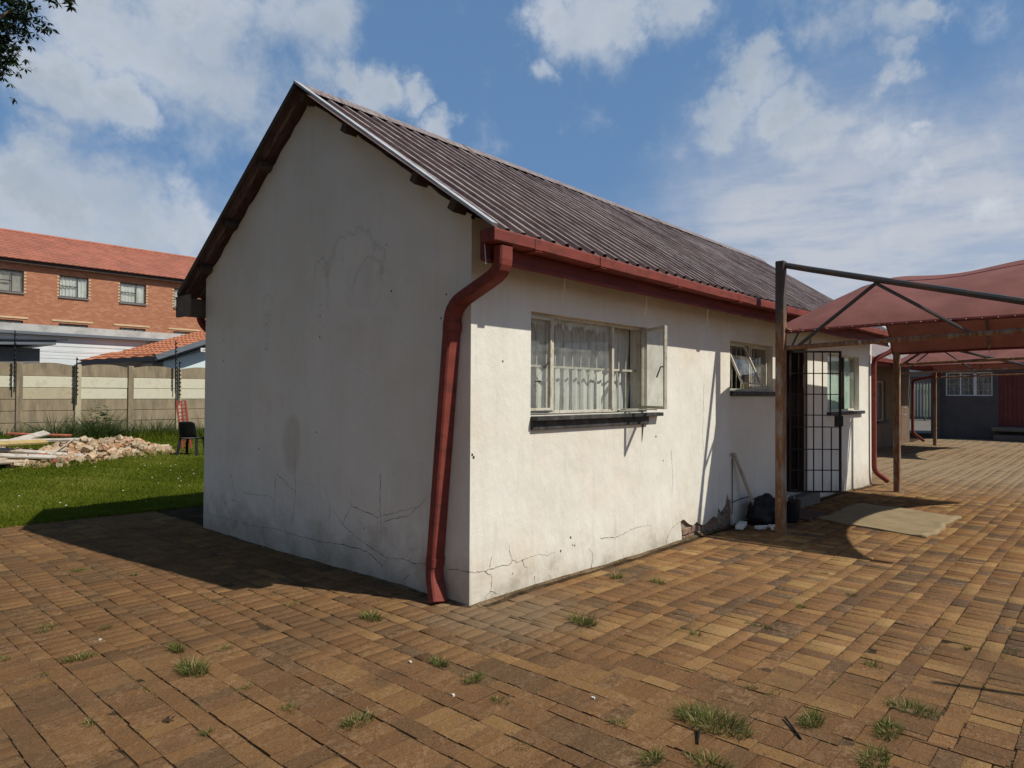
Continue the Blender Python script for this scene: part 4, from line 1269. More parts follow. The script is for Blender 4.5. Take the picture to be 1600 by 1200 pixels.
fe = empty("palisade_fence", (45, 5, 0), "cream paled palisade fence with green posts and rails beyond the yard", "fence")
for k in range(60):
    y = -1 + k * .17
    MB().add([(45 - .02, y - .035, .30), (45 + .02, y - .035, .30), (45 + .02, y + .035, .30), (45 - .02, y + .035, .30), (45 - .02, y - .035, 2.25), (45 + .02, y - .035, 2.25), (45 + .02, y + .035, 2.25), (45 - .02, y + .035, 2.25), (45, y, 2.4)],
             [(0, 1, 5, 4), (1, 2, 6, 5), (2, 3, 7, 6), (3, 0, 4, 7), (4, 5, 8), (5, 6, 8), (6, 7, 8), (7, 4, 8), (3, 2, 1, 0)]).build("pale", M["palecream"], fe)
for z in (.62, 1.9):
    MB().box((45.022, -1.1, z), (45.06, 9.2, z + .06)).build("rail", M["palisade"], fe)
for y in (1.0, 3.3, 5.6, 7.9):
    MB().box((45.07, y - .05, .0), (45.17, y + .05, 2.3)).build("post", M["palisade"], fe)
mb = MB().box((47.0, -4, -.2), (47.2, 16, 2.0))
tag(mb.build("boundary_wall", M["greywall"], thing=(47.1, 6, 0)), "dull grey boundary wall standing just beyond the palisade fence", "wall")
fb = empty("far_building", (56, 8, 0), "dark roofed far building with pale fascia beyond the palisade fence", "building")
MB().box((52, -6, -.2), (64, 26, 2.9)).build("wall", M["greywall"], fb)
MB().box((51.6, -6.4, 2.91), (64.3, 26.4, 3.2)).build("fascia", M["concrete"], fb)
MB().add([(51.6, -6.4, 3.21), (64.3, -6.4, 3.21), (64.3, 26.4, 3.21), (51.6, 26.4, 3.21), (58, -2, 3.9), (58, 22, 3.9)], [(0, 1, 4), (1, 2, 5, 4), (2, 3, 5), (3, 0, 4, 5)]).build("roof", M["darkfascia"], fb)

# ================================================================== precast boundary wall
pw = empty("precast_wall", (4, 18, .2), "weathered precast panel wall with two repainted rows behind the lawn", "wall")
SP = 1.35; PX0 = 1.13 - 4 * SP
rows = 7; RH = .312
def zb_(x): return 0.12
paintmap = {}
for b_ in range(14):
    xa = PX0 + b_ * SP
    upper = random.random() < .5
    col_b = b_ - 4
    pc = MB().box((xa - .075, 17.93, -.1), (xa + .075, 18.09, 2.33)).build("post", M["precast_tan"] if b_ % 2 else M["precast"], pw, bevel=.012)
    if b_ == 13: break
    zz0 = zb_(0)
    MB().box((xa + .076, 18.005, zz0 - .2), (xa + SP - .076, 18.02, zz0 + rows * RH - .08)).build("panel_joint", M["soil"], pw)
    for r_ in range(rows):
        za, zb2 = zz0 + r_ * RH, zz0 + (r_ + 1) * RH - .010
        if r_ == 5: mt = M["precast_paint"]
        elif r_ == 4: mt = M["precast_tan"] if col_b == 0 else (M["precast"] if col_b < 0 else M["precast_paint"])
        else: mt = M["precast"]
        yj = 17.985 + random.uniform(-.008, .008)
        mb = MB()
        if r_ == rows - 1:
            n_ = 12; pts_ = [(xa + .076 + (SP - .152) * k / n_, zb2 - .015 + .075 * math.sin(math.pi * k / n_)) for k in range(n_ + 1)]
            poly = [(xa + .076, za)] + pts_ [:] + [(xa + SP - .076, za)]
            m2 = len(poly)
            mb.add([(a, yj, b) for a, b in poly] + [(a, yj + .05, b) for a, b in poly], [tuple(range(m2)), tuple(range(2 * m2 - 1, m2 - 1, -1))] + [(i, (i + 1) % m2, (i + 1) % m2 + m2, i + m2) for i in range(m2)])
            mb.build("panel", mt, pw)
        else:
            mb.box((xa + .076, yj, za), (xa + SP - .076, yj + .05, zb2)).build("panel", mt, pw, bevel=.008)

poles = [(1.00, 1.55, 3.16, "tall thin electric fence pole clamped to the precast wall, near the flat roofed shed"),
         (2.42, 1.20, 2.52, "short insulated fence pole on the precast wall between two taller poles"),
         (5.05, 1.55, 3.16, "tall thin electric fence pole in front of the tiled roof"),
         (5.17, 1.20, 2.52, "short insulated fence pole close beside the tall pole near the cottage")]
for x, za, zb2, lab in poles:
    p_ = empty("electric_fence_pole", (x, 17.88, za), lab, "fence pole", "electric fence poles on the precast wall")
    MB().tube([(x, 17.88, za), (x, 17.88, zb2)], .015, 6).build("pole", M["insulator"], p_)
    z = za + .3
    while z < zb2:
        MB().tube([(x, 17.86, z), (x, 17.80, z)], [.030, .024], 8).build("insulator", M["insulator"], p_); z += .12
MB_w = MB()
for z in (2.55, 2.67, 2.79, 2.91, 3.03):
    MB_w.tube([(1.0, 17.82, z), (5.05, 17.82, z + .0)], .0025, 4)
tag(MB_w.build("fence_wire", M["insulator"], thing=(3, 17.82, 2.7)), "five fine electric wires strung above the precast wall", "wires", kind=None)

# ================================================================== buildings beyond the wall
ga = empty("white_building", (3, 24, 0), "long white block building with stained grey parapet beyond the precast wall", "building")
MB().box((-8, 24.06, 0), (9.5, 30, 3.50)).build("wall", M["whiteblock"], ga)
for k in range(14):
    MB().box((-8, 24.052, .3 + k * .22), (9.5, 24.0595, .308 + k * .22)).build("block_course", M["greyparapet"], ga)
MB().box((-8.2, 23.86, 3.505), (9.7, 30.1, 3.60)).build("fascia", M["fasciagrey"], ga)
MB().box((-8.2, 23.95, 3.603), (9.7, 30.1, 3.85)).build("parapet", M["greyparapet"], ga)

sh = empty("shed", (0, 21, 0), "low grey shed with dark tilted flat roof peeping over the precast wall", "shed")
MB().box((-5, 21.0, 0), (2.3, 23.5, 2.88)).build("wall", M["greywall"], sh)
mb = MB().add([(-6, 20.6, 2.57), (2.62, 20.6, 3.00), (2.62, 23.7, 3.00), (-6, 23.7, 2.57), (-6, 20.6, 2.74), (2.62, 20.6, 3.13), (2.62, 23.7, 3.13), (-6, 23.7, 2.74)],
              [(3, 2, 1, 0), (4, 5, 6, 7), (0, 1, 5, 4), (1, 2, 6, 5), (2, 3, 7, 6), (3, 0, 4, 7)]).build("roof_edge", M["fasciagrey"], sh)
mb = MB().add([(-6, 20.55, 2.745), (2.92, 20.55, 3.145), (2.92, 23.75, 3.145), (-6, 23.75, 2.745), (-6, 20.55, 2.785), (2.92, 20.55, 3.185), (2.92, 23.75, 3.185), (-6, 23.75, 2.785)],
              [(3, 2, 1, 0), (4, 5, 6, 7), (0, 1, 5, 4), (1, 2, 6, 5), (2, 3, 7, 6), (3, 0, 4, 7)]).build("roof_sheet", M["darkfascia"], sh)


def tile_field(A, B, C, D, nu, nv, amp):
    """tiled slope: A,B along the eave, D,C along the ridge; every tile a raised, lapped piece"""
    A, B, C, D = map(Vector, (A, B, C, D))
    nrm_ = (B - A).cross(D - A).normalized()
    if nrm_.z < 0: nrm_ = -nrm_
    vs, fs = [], []
    pr_ = [(0, 0), (.25, .9), (.5, 1), (.75, .35), (1, 0)]
    for j in range(nv):
        for i in range(nu):
            k_ = len(vs)
            for t, up_ in ((j / nv, .9), ((j + 1.02) / nv, 0.0)):
                a, b = A.lerp(D, t), B.lerp(C, t)
                for u, h in pr_:
                    vs.append(a.lerp(b, (i + u) / nu) + nrm_ * (amp * h + up_ * amp * .8))
            a, b = A.lerp(D, j / nv), B.lerp(C, j / nv)
            for u in (0, 1): vs.append(a.lerp(b, (i + u) / nu) - nrm_ * .005)
            fs += [(k_ + q, k_ + q + 1, k_ + q + 6, k_ + q + 5) for q in range(4)]
            fs.append((k_ + 10, k_ + 11, k_ + 4, k_ + 3, k_ + 2, k_ + 1, k_))
    return MB().add(vs, fs)


th = empty("tiled_house", (6.5, 22, 0), "low house with orange tiled roof and pale blue gable beyond the wall", "house")
mb = MB(); pl = [(6.25, 0), (12, 0), (12, 4.55), (6.25, 2.62)]
mb.add([(a, 22.1, b) for a, b in pl] + [(a, 26, b) for a, b in pl], [(0, 1, 2, 3), (7, 6, 5, 4), (0, 3, 7, 4), (1, 2, 6, 5)]).build("wall", M["bluewhite"], th)
tile_field((5.86, 21.55, 2.86), (5.0, 24.0, 2.86), (11.5, 24.0, 5.02), (11.5, 21.55, 5.02), 11, 22, .035).build("tiles", M["tile_orange"], th)["kind"] = "stuff"
mb = MB().add([(5.90, 21.50, 2.70), (11.5, 21.50, 4.86), (11.5, 21.50, 5.02), (5.82, 21.50, 2.86), (5.90, 21.56, 2.70), (11.5, 21.56, 4.86), (11.5, 21.56, 5.02), (5.82, 21.56, 2.86)],
              [(0, 1, 2, 3), (7, 6, 5, 4), (0, 1, 5, 4), (2, 3, 7, 6), (0, 3, 7, 4), (1, 2, 6, 5)]).build("barge_board", M["fasciagrey"], th)
mb = MB().add([(6.0, 21.6, 2.62), (11.5, 21.6, 4.72), (11.5, 22.08, 4.72), (6.0, 22.08, 2.62)], [(0, 1, 2, 3)]).build("soffit", M["darkfascia"], th)
tile_field((4.2, 24.0, 2.66), (5.86, 21.56, 2.80), (5.88, 21.58, 2.90), (5.2, 24.0, 3.0), 6, 3, .03).build("hip_tiles", M["tile_orange"], th)["kind"] = "stuff"
MB().bar((4.25, 23.9, 2.60), (5.85, 21.52, 2.74), .05, .14, (0, 0, 1)).build("fascia", M["darkfascia"], th)
MB().box((5.95, 21.9, 0), (6.24, 22.09, 2.72)).build("pier", M["greywall"], th)
sg = MB().box((7.36, 21.44, 3.05), (7.66, 21.47, 3.19)).build("sign", M["whitetrim"], thing=(7.5, 21.45, 3.1))
tag(sg, "small white security sign fixed under the grey barge board", "sign")
MB().add([(7.44, 21.435, 3.10), (7.58, 21.435, 3.10), (7.56, 21.435, 3.14), (7.46, 21.435, 3.14)], [(0, 1, 2, 3)]).build("print", M["fasciagrey"], sg)

ap = empty("apartment_block", (8, 40, 0), "orange face brick apartment block with red tiled roof and curtained windows", "building")
AX0, AX1 = -6.0, 24.0
wins = []
for k in range(-3, 5):
    xa = 7.69 + k * 3.05
    wins.append((xa, xa + 1.42, 6.80, 7.96, k, 1)); wins.append((xa, xa + 1.42, 4.15, 5.31, k, 0))
mb = MB()
v, f = holed([(AX0, 0), (AX1, 0), (AX1, 8.62), (AX0, 8.62)], [rect(a, b, c, d) for a, b, c, d, k, u in wins], lambda a, b: (a, 40.0, b)); mb.add(v, f)
for (a, b, c, d, k, u) in wins:
    mb.add([(a, 40, c), (b, 40, c), (b, 40, d), (a, 40, d), (a, 40.14, c), (b, 40.14, c), (b, 40.14, d), (a, 40.14, d)], [(0, 1, 5, 4), (1, 2, 6, 5), (2, 3, 7, 6), (3, 0, 4, 7)])
mb.add([(AX0, 40, 0), (AX0, 48, 0), (AX0, 48, 8.62), (AX0, 44, 10.6), (AX0, 40, 8.62)], [(0, 1, 2, 3, 4)])
mb.add([(AX1, 40, 0), (AX1, 48, 0), (AX1, 48, 8.62), (AX1, 44, 10.6), (AX1, 40, 8.62)], [(0, 1, 2, 3, 4)])
mb.build("wall", M["facebrick"], ap)
shadowmat = M["darkframe"]
for (a, b, c, d, k, u) in wins:
    mb = MB(); frame_bars(mb, a, b, c, d, 40.06, .045, .05)
    mb.box((a + .88, 40.06, c + .045), (a + .92, 40.11, d - .045)); mb.box((a + .045, 40.06, c + .58), (a + .88, 40.11, c + .62))
    wi = mb.build("window", M["darkfascia"], ap)
    MB().box((a + .045, 40.09, c + .045), (b - .045, 40.094, d - .045)).build("pane", M["glass"], wi)
    cur = (u == 1 and k in (0, 1, 2)) or (u == 0 and k in (1, 2))
    if cur:
        cm = curtain_mesh(a + .03, b - .03, c, d, 40.17, .03, 7, 20 + k)
        cm.build("blind", M["curtain"], wi, smooth=True)
    MB().box((a - .02, 40.22, c - .02), (b + .02, 40.24, d + .02)).build("room", M["darkroom"], wi)
    MB().box((a - .03, 39.93, c - .09), (b + .03, 39.998, c - .012)).build("sill", M["greywall"], wi)
    if u == 0:
        MB().box((a - .32, 39.965, d + .10), (b + .22, 39.998, d + .19)).build("lintel", M["sandstone"], wi)
    # toothed brick reveals either side
    if u == 1:
        mbq = MB()
        for q in range(14):
            if q % 2 == 0:
                mbq.box((a - .11, 39.985, c + q * .085), (a - .005, 39.999, c + q * .085 + .07)); mbq.box((b + .005, 39.985, c + q * .085), (b + .11, 39.999, c + q * .085 + .07))
        mbq.build("quoin", M["sandstone"], wi)["kind"] = "stuff"
MB().box((AX0 - .2, 39.72, 8.30), (AX1 + .2, 39.78, 8.58)).build("fascia", M["darkframe"], ap)
MB().box((AX0 - .2, 39.785, 8.40), (AX1 + .2, 39.998, 8.43)).build("soffit", M["darkframe"], ap)
tile_field((AX0 - .2, 39.6, 8.52), (AX1 + .2, 39.6, 8.52), (AX1 + .2, 44, 10.72), (AX0 - .2, 44, 10.72), 100, 17, .035).build("roof_tiles", M["tile"], ap)["kind"] = "stuff"
MB().add([(AX0 - .2, 44.02, 10.70), (AX1 + .2, 44.02, 10.70), (AX1 + .2, 48.4, 8.5), (AX0 - .2, 48.4, 8.5)], [(0, 1, 2, 3)]).build("roof", M["tile"], ap)
MB().tube([(AX0 - .2, 44, 10.76), (AX1 + .2, 44, 10.76)], .09, 8).build("ridge_tiles", M["tile"], ap)

# ================================================================== lawn, weeds, tufts
def blades(name, px, py, h, w_, lean, mat, tr, zoff=0.0, parent=None):
    n_ = len(px)
    az = rng.random(n_) * 2 * np.pi; la = rng.random(n_) * 2 * np.pi
    z0 = np.array([gz(a, b) for a, b in zip(px, py)]) + zoff
    V_ = np.zeros((n_, 5, 3)); c_, s_ = np.cos(az) * w_ / 2, np.sin(az) * w_ / 2
    lx, ly = np.cos(la) * lean * h, np.sin(la) * lean * h
    V_[:, 0] = np.stack([px - c_, py - s_, z0], 1); V_[:, 1] = np.stack([px + c_, py + s_, z0], 1)
    V_[:, 2] = np.stack([px + c_ * .8 + lx * .35, py + s_ * .8 + ly * .35, z0 + h * .55], 1); V_[:, 3] = np.stack([px - c_ * .8 + lx * .35, py - s_ * .8 + ly * .35, z0 + h * .55], 1)
    V_[:, 4] = np.stack([px + lx, py + ly, z0 + h * np.sqrt(np.maximum(1 - lean ** 2 * .5, .1))], 1)
    tri = np.array([(0, 1, 2), (0, 2, 3), (3, 2, 4)])
    F_ = (tri[None] + (np.arange(n_) * 5)[:, None, None]).reshape(-1, 3)
    tt = np.repeat(np.stack([tr, rng.random(n_), rng.random(n_)], 1), 5, 0)
    return np_mesh(name, V_.reshape(-1, 3), F_, mat, parent, tt)


# mown lawn: dense where it can be seen
pts_x, pts_y = [], []
tot = 330000
yy = 6.12 + 11.9 * rng.random(tot) ** 1.35
xl = -3.6 + (yy - 6) * .14; xr = 3.6 + (yy - 6) * .42
xx = xl + (xr - xl) * rng.random(tot)
patch = np.sin(xx * 1.7 + 1) * np.cos(yy * 1.3) + np.sin(xx * 4.1 + yy * 2.7) * .6 + np.sin(xx * 9 + yy * 5) * .4
h = (.030 + .022 * rng.random(tot)) * (1 + .20 * patch)
h *= np.where(yy > 16.3, 1 + (yy - 16.3) * 1.6, 1.0)
ok = np.ones(tot, bool)
wob = 6.17 + .05 * np.sin(xx * 3.1) + .03 * np.sin(xx * 11)
ok &= yy > wob
dryp = np.sin(xx * .9 + 2) * np.sin(yy * .8 + .5) + .5 * np.sin(xx * 2.3 - yy * 1.9)
tr_ = np.clip(.40 + .14 * patch + .22 * np.clip(dryp, -1, 1) + .24 * rng.normal(0, 1, tot), 0, 1)
g1 = blades("grass", xx[ok], yy[ok], h[ok], .006 + (yy[ok] - 6) * .0007, .35 + .45 * rng.random(ok.sum()), M["grass"], tr_[ok], .0)
tag(g1, "mown green lawn between the brick paving and precast wall", "grass", kind="stuff")
# fringe creeping over the paving edge
n_ = 9000
fx = -2.4 + 3.6 * rng.random(n_); fy = 6.20 - np.abs(rng.normal(0, .07, n_))
g2 = blades("grass_fringe", fx, fy, .025 + .03 * rng.random(n_), np.full(n_, .006), .5 + .4 * rng.random(n_), M["grass"], rng.random(n_) * .8)
tag(g2, "ragged grass fringe creeping over the edge of the paving", "grass", kind="stuff")


def clump(name, x, y, r_, hh, n_, mat, label=None, cat=None, group=None, wmul=1.0, dry=.15, elong=1.0, ang_=0.0):
    a = rng.random(n_) * 6.283; rr = r_ * np.sqrt(rng.random(n_))
    ox_, oy_ = rr * np.cos(a) * elong, rr * np.sin(a)
    px_ = ox_ * math.cos(ang_) - oy_ * math.sin(ang_); py_ = ox_ * math.sin(ang_) + oy_ * math.cos(ang_)
    h_ = hh * (.35 + .85 * rng.random(n_) ** 1.4) * (1.1 - .4 * rr / r_)
    az = rng.random(n_) * 6.283; w_ = (.0011 + .0012 * rng.random(n_)) * wmul
    lean = np.clip(.30 + .95 * rng.random(n_), 0, 1.25)
    la = np.arctan2(py_, px_) + rng.normal(0, .7, n_)
    V_ = np.zeros((n_, 7, 3))
    for k_, (t, ww) in enumerate(((0, 1), (.4, .9), (.75, .6))):
        cx_ = px_ + np.cos(la) * lean * h_ * t ** 1.7; cy_ = py_ + np.sin(la) * lean * h_ * t ** 1.7
        zz_ = h_ * (t - .42 * lean * t * t)
        V_[:, 2 * k_] = np.stack([cx_ - np.cos(az) * w_ * ww, cy_ - np.sin(az) * w_ * ww, zz_], 1)
        V_[:, 2 * k_ + 1] = np.stack([cx_ + np.cos(az) * w_ * ww, cy_ + np.sin(az) * w_ * ww, zz_], 1)
    V_[:, 6] = np.stack([px_ + np.cos(la) * lean * h_, py_ + np.sin(la) * lean * h_, h_ * (1 - .42 * lean)], 1)
    q4 = np.array([(0, 1, 3), (0, 3, 2), (2, 3, 5), (2, 5, 4), (4, 5, 6)])
    F_ = (q4[None] + (np.arange(n_) * 7)[:, None, None]).reshape(-1, 3)
    tr = np.clip(.35 + .28 * rng.normal(0, 1, n_), 0, .8); tr[rng.random(n_) < dry] = 1.0
    tt = np.repeat(np.stack([tr, tr, tr], 1), 7, 0)
    o = np_mesh(name, V_.reshape(-1, 3), F_, mat, None, tt)
    o.location = (x, y, gz(x, y) - .004)
    return tag(o, label, cat, group)


big = {  # x, y: (radius, height, blades, label)
    (-0.45, -2.14): (.165, .085, 760, "largest bright grass tuft in the paving, beside an upright black strip"),
    (-0.10, -2.48): (.075, .07, 260, "grass tuft behind a bent black strip in the near paving"),
    (0.39, -2.81): (.105, .06, 300, "grass tuft with pale dry blades at the near sunny paving"),
    (0.05, -2.78): (.085, .065, 280, "flat grass tuft trailing dry roots beside a dark paver"),
    (-1.86, 0.36): (.105, .085, 420, "broad grass tuft in the open paving between gable and camera"),
    (-1.79, 0.76): (.055, .07, 170, "upright round grass tuft just behind the broad tuft"),
    (-2.24, 1.04): (.080, .05, 220, "low spreading grass tuft in the shaded side paving"),
    (0.31, -0.81): (.095, .085, 330, "grey green tuft in sunlit paving in front of the house corner"),
    (-0.63, 0.34): (.085, .075, 260, "grass tuft with tall dry stalks near the foot of the downpipe"),
    (1.44, -0.35): (.055, .075, 150, "small tuft close to the sunlit cottage wall"),
    (1.56, -0.68): (.060, .055, 170, "leafy tuft a step away from the sunlit wall under the wide window"),
    (-0.85, -0.62): (.050, .065, 190, "fresh green tuft near a white paper scrap"),
    (-0.88, -0.93): (.055, .065, 130, "thin dry topped tuft between two green tufts"),
    (-1.6, -0.86): (.085, .06, 210, "ragged yellowish tuft at the near edge of the paving"),
    (-0.93, -2.08): (.060, .06, 150, "sparse tuft with curled brown leaf at the near edge"),
    (-0.79, -2.28): (.095, .06, 260, "matted tuft around a black plastic strip at the near edge"),
    (-0.28, -2.80): (.090, .07, 260, "tuft of mixed green and straw blades beside the nearest pavers"),
    (1.10, -1.73): (.085, .035, 150, "flattened weed streak across the sunny paving"),
    (-1.61, 3.27): (.075, .04, 160, "low yellow green weed near the shadow edge of the gable"),
    (-1.95, 1.52): (.035, .04, 70, "tiny dark weed on the side paving"),
}
for (x, y), (r_, hh, n_, lab) in big.items():
    clump("grass_tuft", x, y, r_ * .60, hh * 1.15, int(n_ * 1.0), M["weed"], lab, "grass tuft", "grass tufts growing between the pavers", dry=.16, elong=1.9, ang_=random.choice([0, 1.57]))
small = [(0.65, -1.49), (-0.97, -1.21), (-2.19, 1.83), (1.72, -3.08), (1.61, -2.87), (0.11, -2.21), (-1.22, -1.6), (-2.12, -0.41), (-2.46, 0.1), (-2.24, 1.75), (-1.59, 0.55),
         (-1.76, -0.08), (-0.84, 1.05), (-1.34, 2.76), (1.71, -1.8), (-2.55, 1.36), (-2.46, 0.92), (-1.74, -0.49), (0.09, -2.1), (-0.76, -1.8), (2.3, -2.0), (2.9, -1.6), (0.9, -2.5), (1.2, -3.3)]
for (x, y) in small:
    clump("grass_tuft", x, y, random.uniform(.015, .035), random.uniform(.03, .06), random.randint(30, 80), M["weed"],
          "small weed sprouting from a joint between the pavers", "grass tuft", "grass tufts growing between the pavers", elong=1.8, ang_=random.choice([0, 1.57]))
# moss and seedlings in the joints
cand = BR[(np.hypot(BR[:, 0] - CAM.x, BR[:, 1] - CAM.y) < 7) & (BR[:, 0] < 3)]
nn = 2600
pick = cand[rng.integers(0, len(cand), nn)]
clus = np.sin(pick[:, 0] * 3.3 + 2) * np.sin(pick[:, 1] * 2.9 + 1) + .4 * rng.normal(0, 1, nn)
pick = pick[clus > .35]
nn = len(pick)
side = rng.integers(0, 2, nn)
jx = pick[:, 0] + np.where(side == 0, pick[:, 2] + .003, rng.uniform(-1, 1, nn) * pick[:, 2])
jy = pick[:, 1] + np.where(side == 1, pick[:, 3] + .003, rng.uniform(-1, 1, nn) * pick[:, 3])
rep = 7
jx = np.repeat(jx, rep) + rng.normal(0, .006, nn * rep); jy = np.repeat(jy, rep) + rng.normal(0, .006, nn * rep)
jo = blades("joint_seedlings", jx, jy, .006 + .014 * rng.random(nn * rep), np.full(nn * rep, .0035), .4 + .8 * rng.random(nn * rep), M["weed"], rng.random(nn * rep), -.006)
tag(jo, "fine seedlings and moss in the joints of the paving", "weeds", kind="stuff")
# grit and crumbs lying about
nn = 5000
gx_ = rng.uniform(-3.2, 5, nn); gy_ = rng.uniform(-3.4, 5, nn)
okk = ~((gx_ > -.0) & (gy_ > -.0)); okk &= (np.sin(gx_ * 2.1) * np.sin(gy_ * 1.9 + 1) + .5 * rng.normal(0, 1, nn)) > .1
gx_, gy_ = gx_[okk], gy_[okk]; nn = len(gx_)
s_ = (.0015 + .0035 * rng.random(nn) ** 3)
tb = np.array([(-1, -1, 0), (1, -.8, 0), (1, 1, 0), (-.9, 1, 0), (-.5, -.5, 1), (.6, -.5, 1), (.5, .6, 1), (-.6, .5, 1)], float)
tf = np.array([(0, 1, 5, 4), (1, 2, 6, 5), (2, 3, 7, 6), (3, 0, 4, 7), (4, 5, 6, 7)])
gv = tb[None] * s_[:, None, None]
aa = rng.random(nn) * 6.28
gv2 = gv.copy(); gv2[:, :, 0] = gv[:, :, 0] * np.cos(aa)[:, None] - gv[:, :, 1] * np.sin(aa)[:, None]; gv2[:, :, 1] = gv[:, :, 0] * np.sin(aa)[:, None] + gv[:, :, 1] * np.cos(aa)[:, None]
gv2[:, :, 0] += gx_[:, None]; gv2[:, :, 1] += gy_[:, None]; gv2[:, :, 2] += np.array([gz(a, b) for a, b in zip(gx_, gy_)])[:, None] + .001
gr_ = np_mesh("grit", gv2.reshape(-1, 3), (tf[None] + (np.arange(nn) * 8)[:, None, None]).reshape(-1, 4), M["earth"])
tag(gr_, "loose grit and crumbs scattered over the brick paving", "grit", kind="stuff")

# tall weeds against the wall
def weed(x, y, r_, hh, n_, lab, broad=False):
    o = clump("tall_weed", x, y, r_, hh * 1.35, int(n_ * 1.7), M["tallweed"], lab, "weed", "tall weeds against the precast wall", wmul=4.2, dry=.10)
    if broad:
        vs, fs = [], []
        for k in range(90):
            a = random.random() * 6.28; z = hh * random.uniform(.3, 1.1); rr = .28 * random.random()
            c_ = Vector((rr * math.cos(a), rr * math.sin(a), z)); d1_ = Vector((math.cos(a), math.sin(a), random.uniform(-.6, .2))) * .11; d2_ = Vector((-math.sin(a), math.cos(a), random.uniform(-.3, .3))) * .05
            k_ = len(vs); vs += [c_ - d1_ * .2, c_ + d1_ * .4 + d2_, c_ + d1_, c_ + d1_ * .4 - d2_]; fs.append((k_, k_ + 1, k_ + 2, k_ + 3))
        me = bpy.data.meshes.new("leaf_cluster"); me.from_pydata([tuple(q) for q in vs], [], fs)
        a_ = me.attributes.new("tint", "FLOAT_COLOR", "POINT"); a_.data.foreach_set("color", [.35, .3, .3, 1] * len(vs))
        me.materials.append(M["tallweed"]); link("leaf_cluster", me, o)["kind"] = "stuff"
    return o
weed(.80, 17.6, .45, .55, 260, "tall weeds by the wall at the timber end of the rubble")
weed(1.75, 17.3, .45, .70, 340, "feathery weeds rising behind the broken tiles")
weed(2.55, 17.3, .45, .75, 320, "wispy stems at the foot of the short insulated pole")
weed(2.85, 17.3, .38, .90, 300, "leafy sapling like weed in front of the precast wall", True)
weed(3.35, 17.4, .45, .55, 260, "pale stalked weeds beside the leafy sapling")
weed(4.35, 17.5, .50, .75, 190, "thin reed like weeds midway along the precast wall")
weed(4.75, 17.5, .40, .50, 200, "short weeds near the red plastic crate")
weed(5.7, 17.3, .60, .50, 320, "bushy weeds behind the black chair")
weed(-.1, 17.2, .5, .55, 280, "weeds in the wall corner beyond the stacked boards")
n_ = 16000
ux = rng.uniform(-.5, 6.5, n_); uy = 17.95 - np.abs(rng.normal(0, .55, n_))
rg = blades("rough_grass", ux, uy, .12 + .20 * rng.random(n_), np.full(n_, .012), .2 + .5 * rng.random(n_), M["grass"], np.clip(.3 + .3 * rng.normal(0, 1, n_), 0, 1))
tag(rg, "long unmown grass along the foot of the precast wall", "grass", kind="stuff")

# ================================================================== rubble pile
def chunk_mesh(seed, mat, dims, rough_):
    rnd_ = random.Random(seed)
    bm = bmesh.new()
    bmesh.ops.create_cube(bm, size=1)
    bmesh.ops.subdivide_edges(bm, edges=bm.edges[:], cuts=1)
    for v_ in bm.verts:
        v_.co.x *= dims[0]; v_.co.y *= dims[1]; v_.co.z *= dims[2]
        v_.co += Vector((rnd_.uniform(-1, 1), rnd_.uniform(-1, 1), rnd_.uniform(-1, 1))) * rough_ * min(dims)
    # break one corner away
    nrm_ = Vector((rnd_.uniform(-1, 1), rnd_.uniform(-1, 1), rnd_.uniform(.1, 1))).normalized()
    far = max(v_.co.dot(nrm_) for v_ in bm.verts)
    for v_ in bm.verts:
        e = v_.co.dot(nrm_) - far * .62
        if e > 0: v_.co -= nrm_ * e
    me = bpy.data.meshes.new("broken_brick"); bm.to_mesh(me); bm.free()
    me.materials.append(mat)
    return me


whole = [chunk_mesh(s_, M["rubble_a" if s_ % 2 else "rubble_b"], (.22, .105, .072), .06) for s_ in range(6)]
half = [chunk_mesh(20 + s_, M["rubble_b" if s_ % 2 else "rubble_a"], (.13, .10, .07), .14) for s_ in range(6)]
lump = [chunk_mesh(40 + s_, M["rubble_d" if s_ % 3 else "rubble_b"], (.14, .12, .10), .22) for s_ in range(6)]
rtile = [chunk_mesh(60 + s_, M["rubble_c"], (.16, .10, .03), .15) for s_ in range(4)]


def pile_h(t, s_):
    """height of the heap: t along (0..1), s_ across (-1..1)"""
    prof_ = .30 * math.exp(-((t - .02) / .24) ** 2) + .36 * math.exp(-((t - .50) / .17) ** 2) + .30 * math.exp(-((t - .76) / .12) ** 2) + .10
    return max(prof_ * .78 * (1 - abs(s_) ** 1.7), 0)


PA, PB = Vector((-.5, 12.9, 0)), Vector((3.12, 14.0, 0))
pd = (PB - PA).normalized(); pn = Vector((-pd.y, pd.x, 0))
def on_pile(t, s_):
    p = PA.lerp(PB, t) + pn * s_ * .85
    return Vector((p.x, p.y, gz(p.x, p.y) + pile_h(t, s_)))


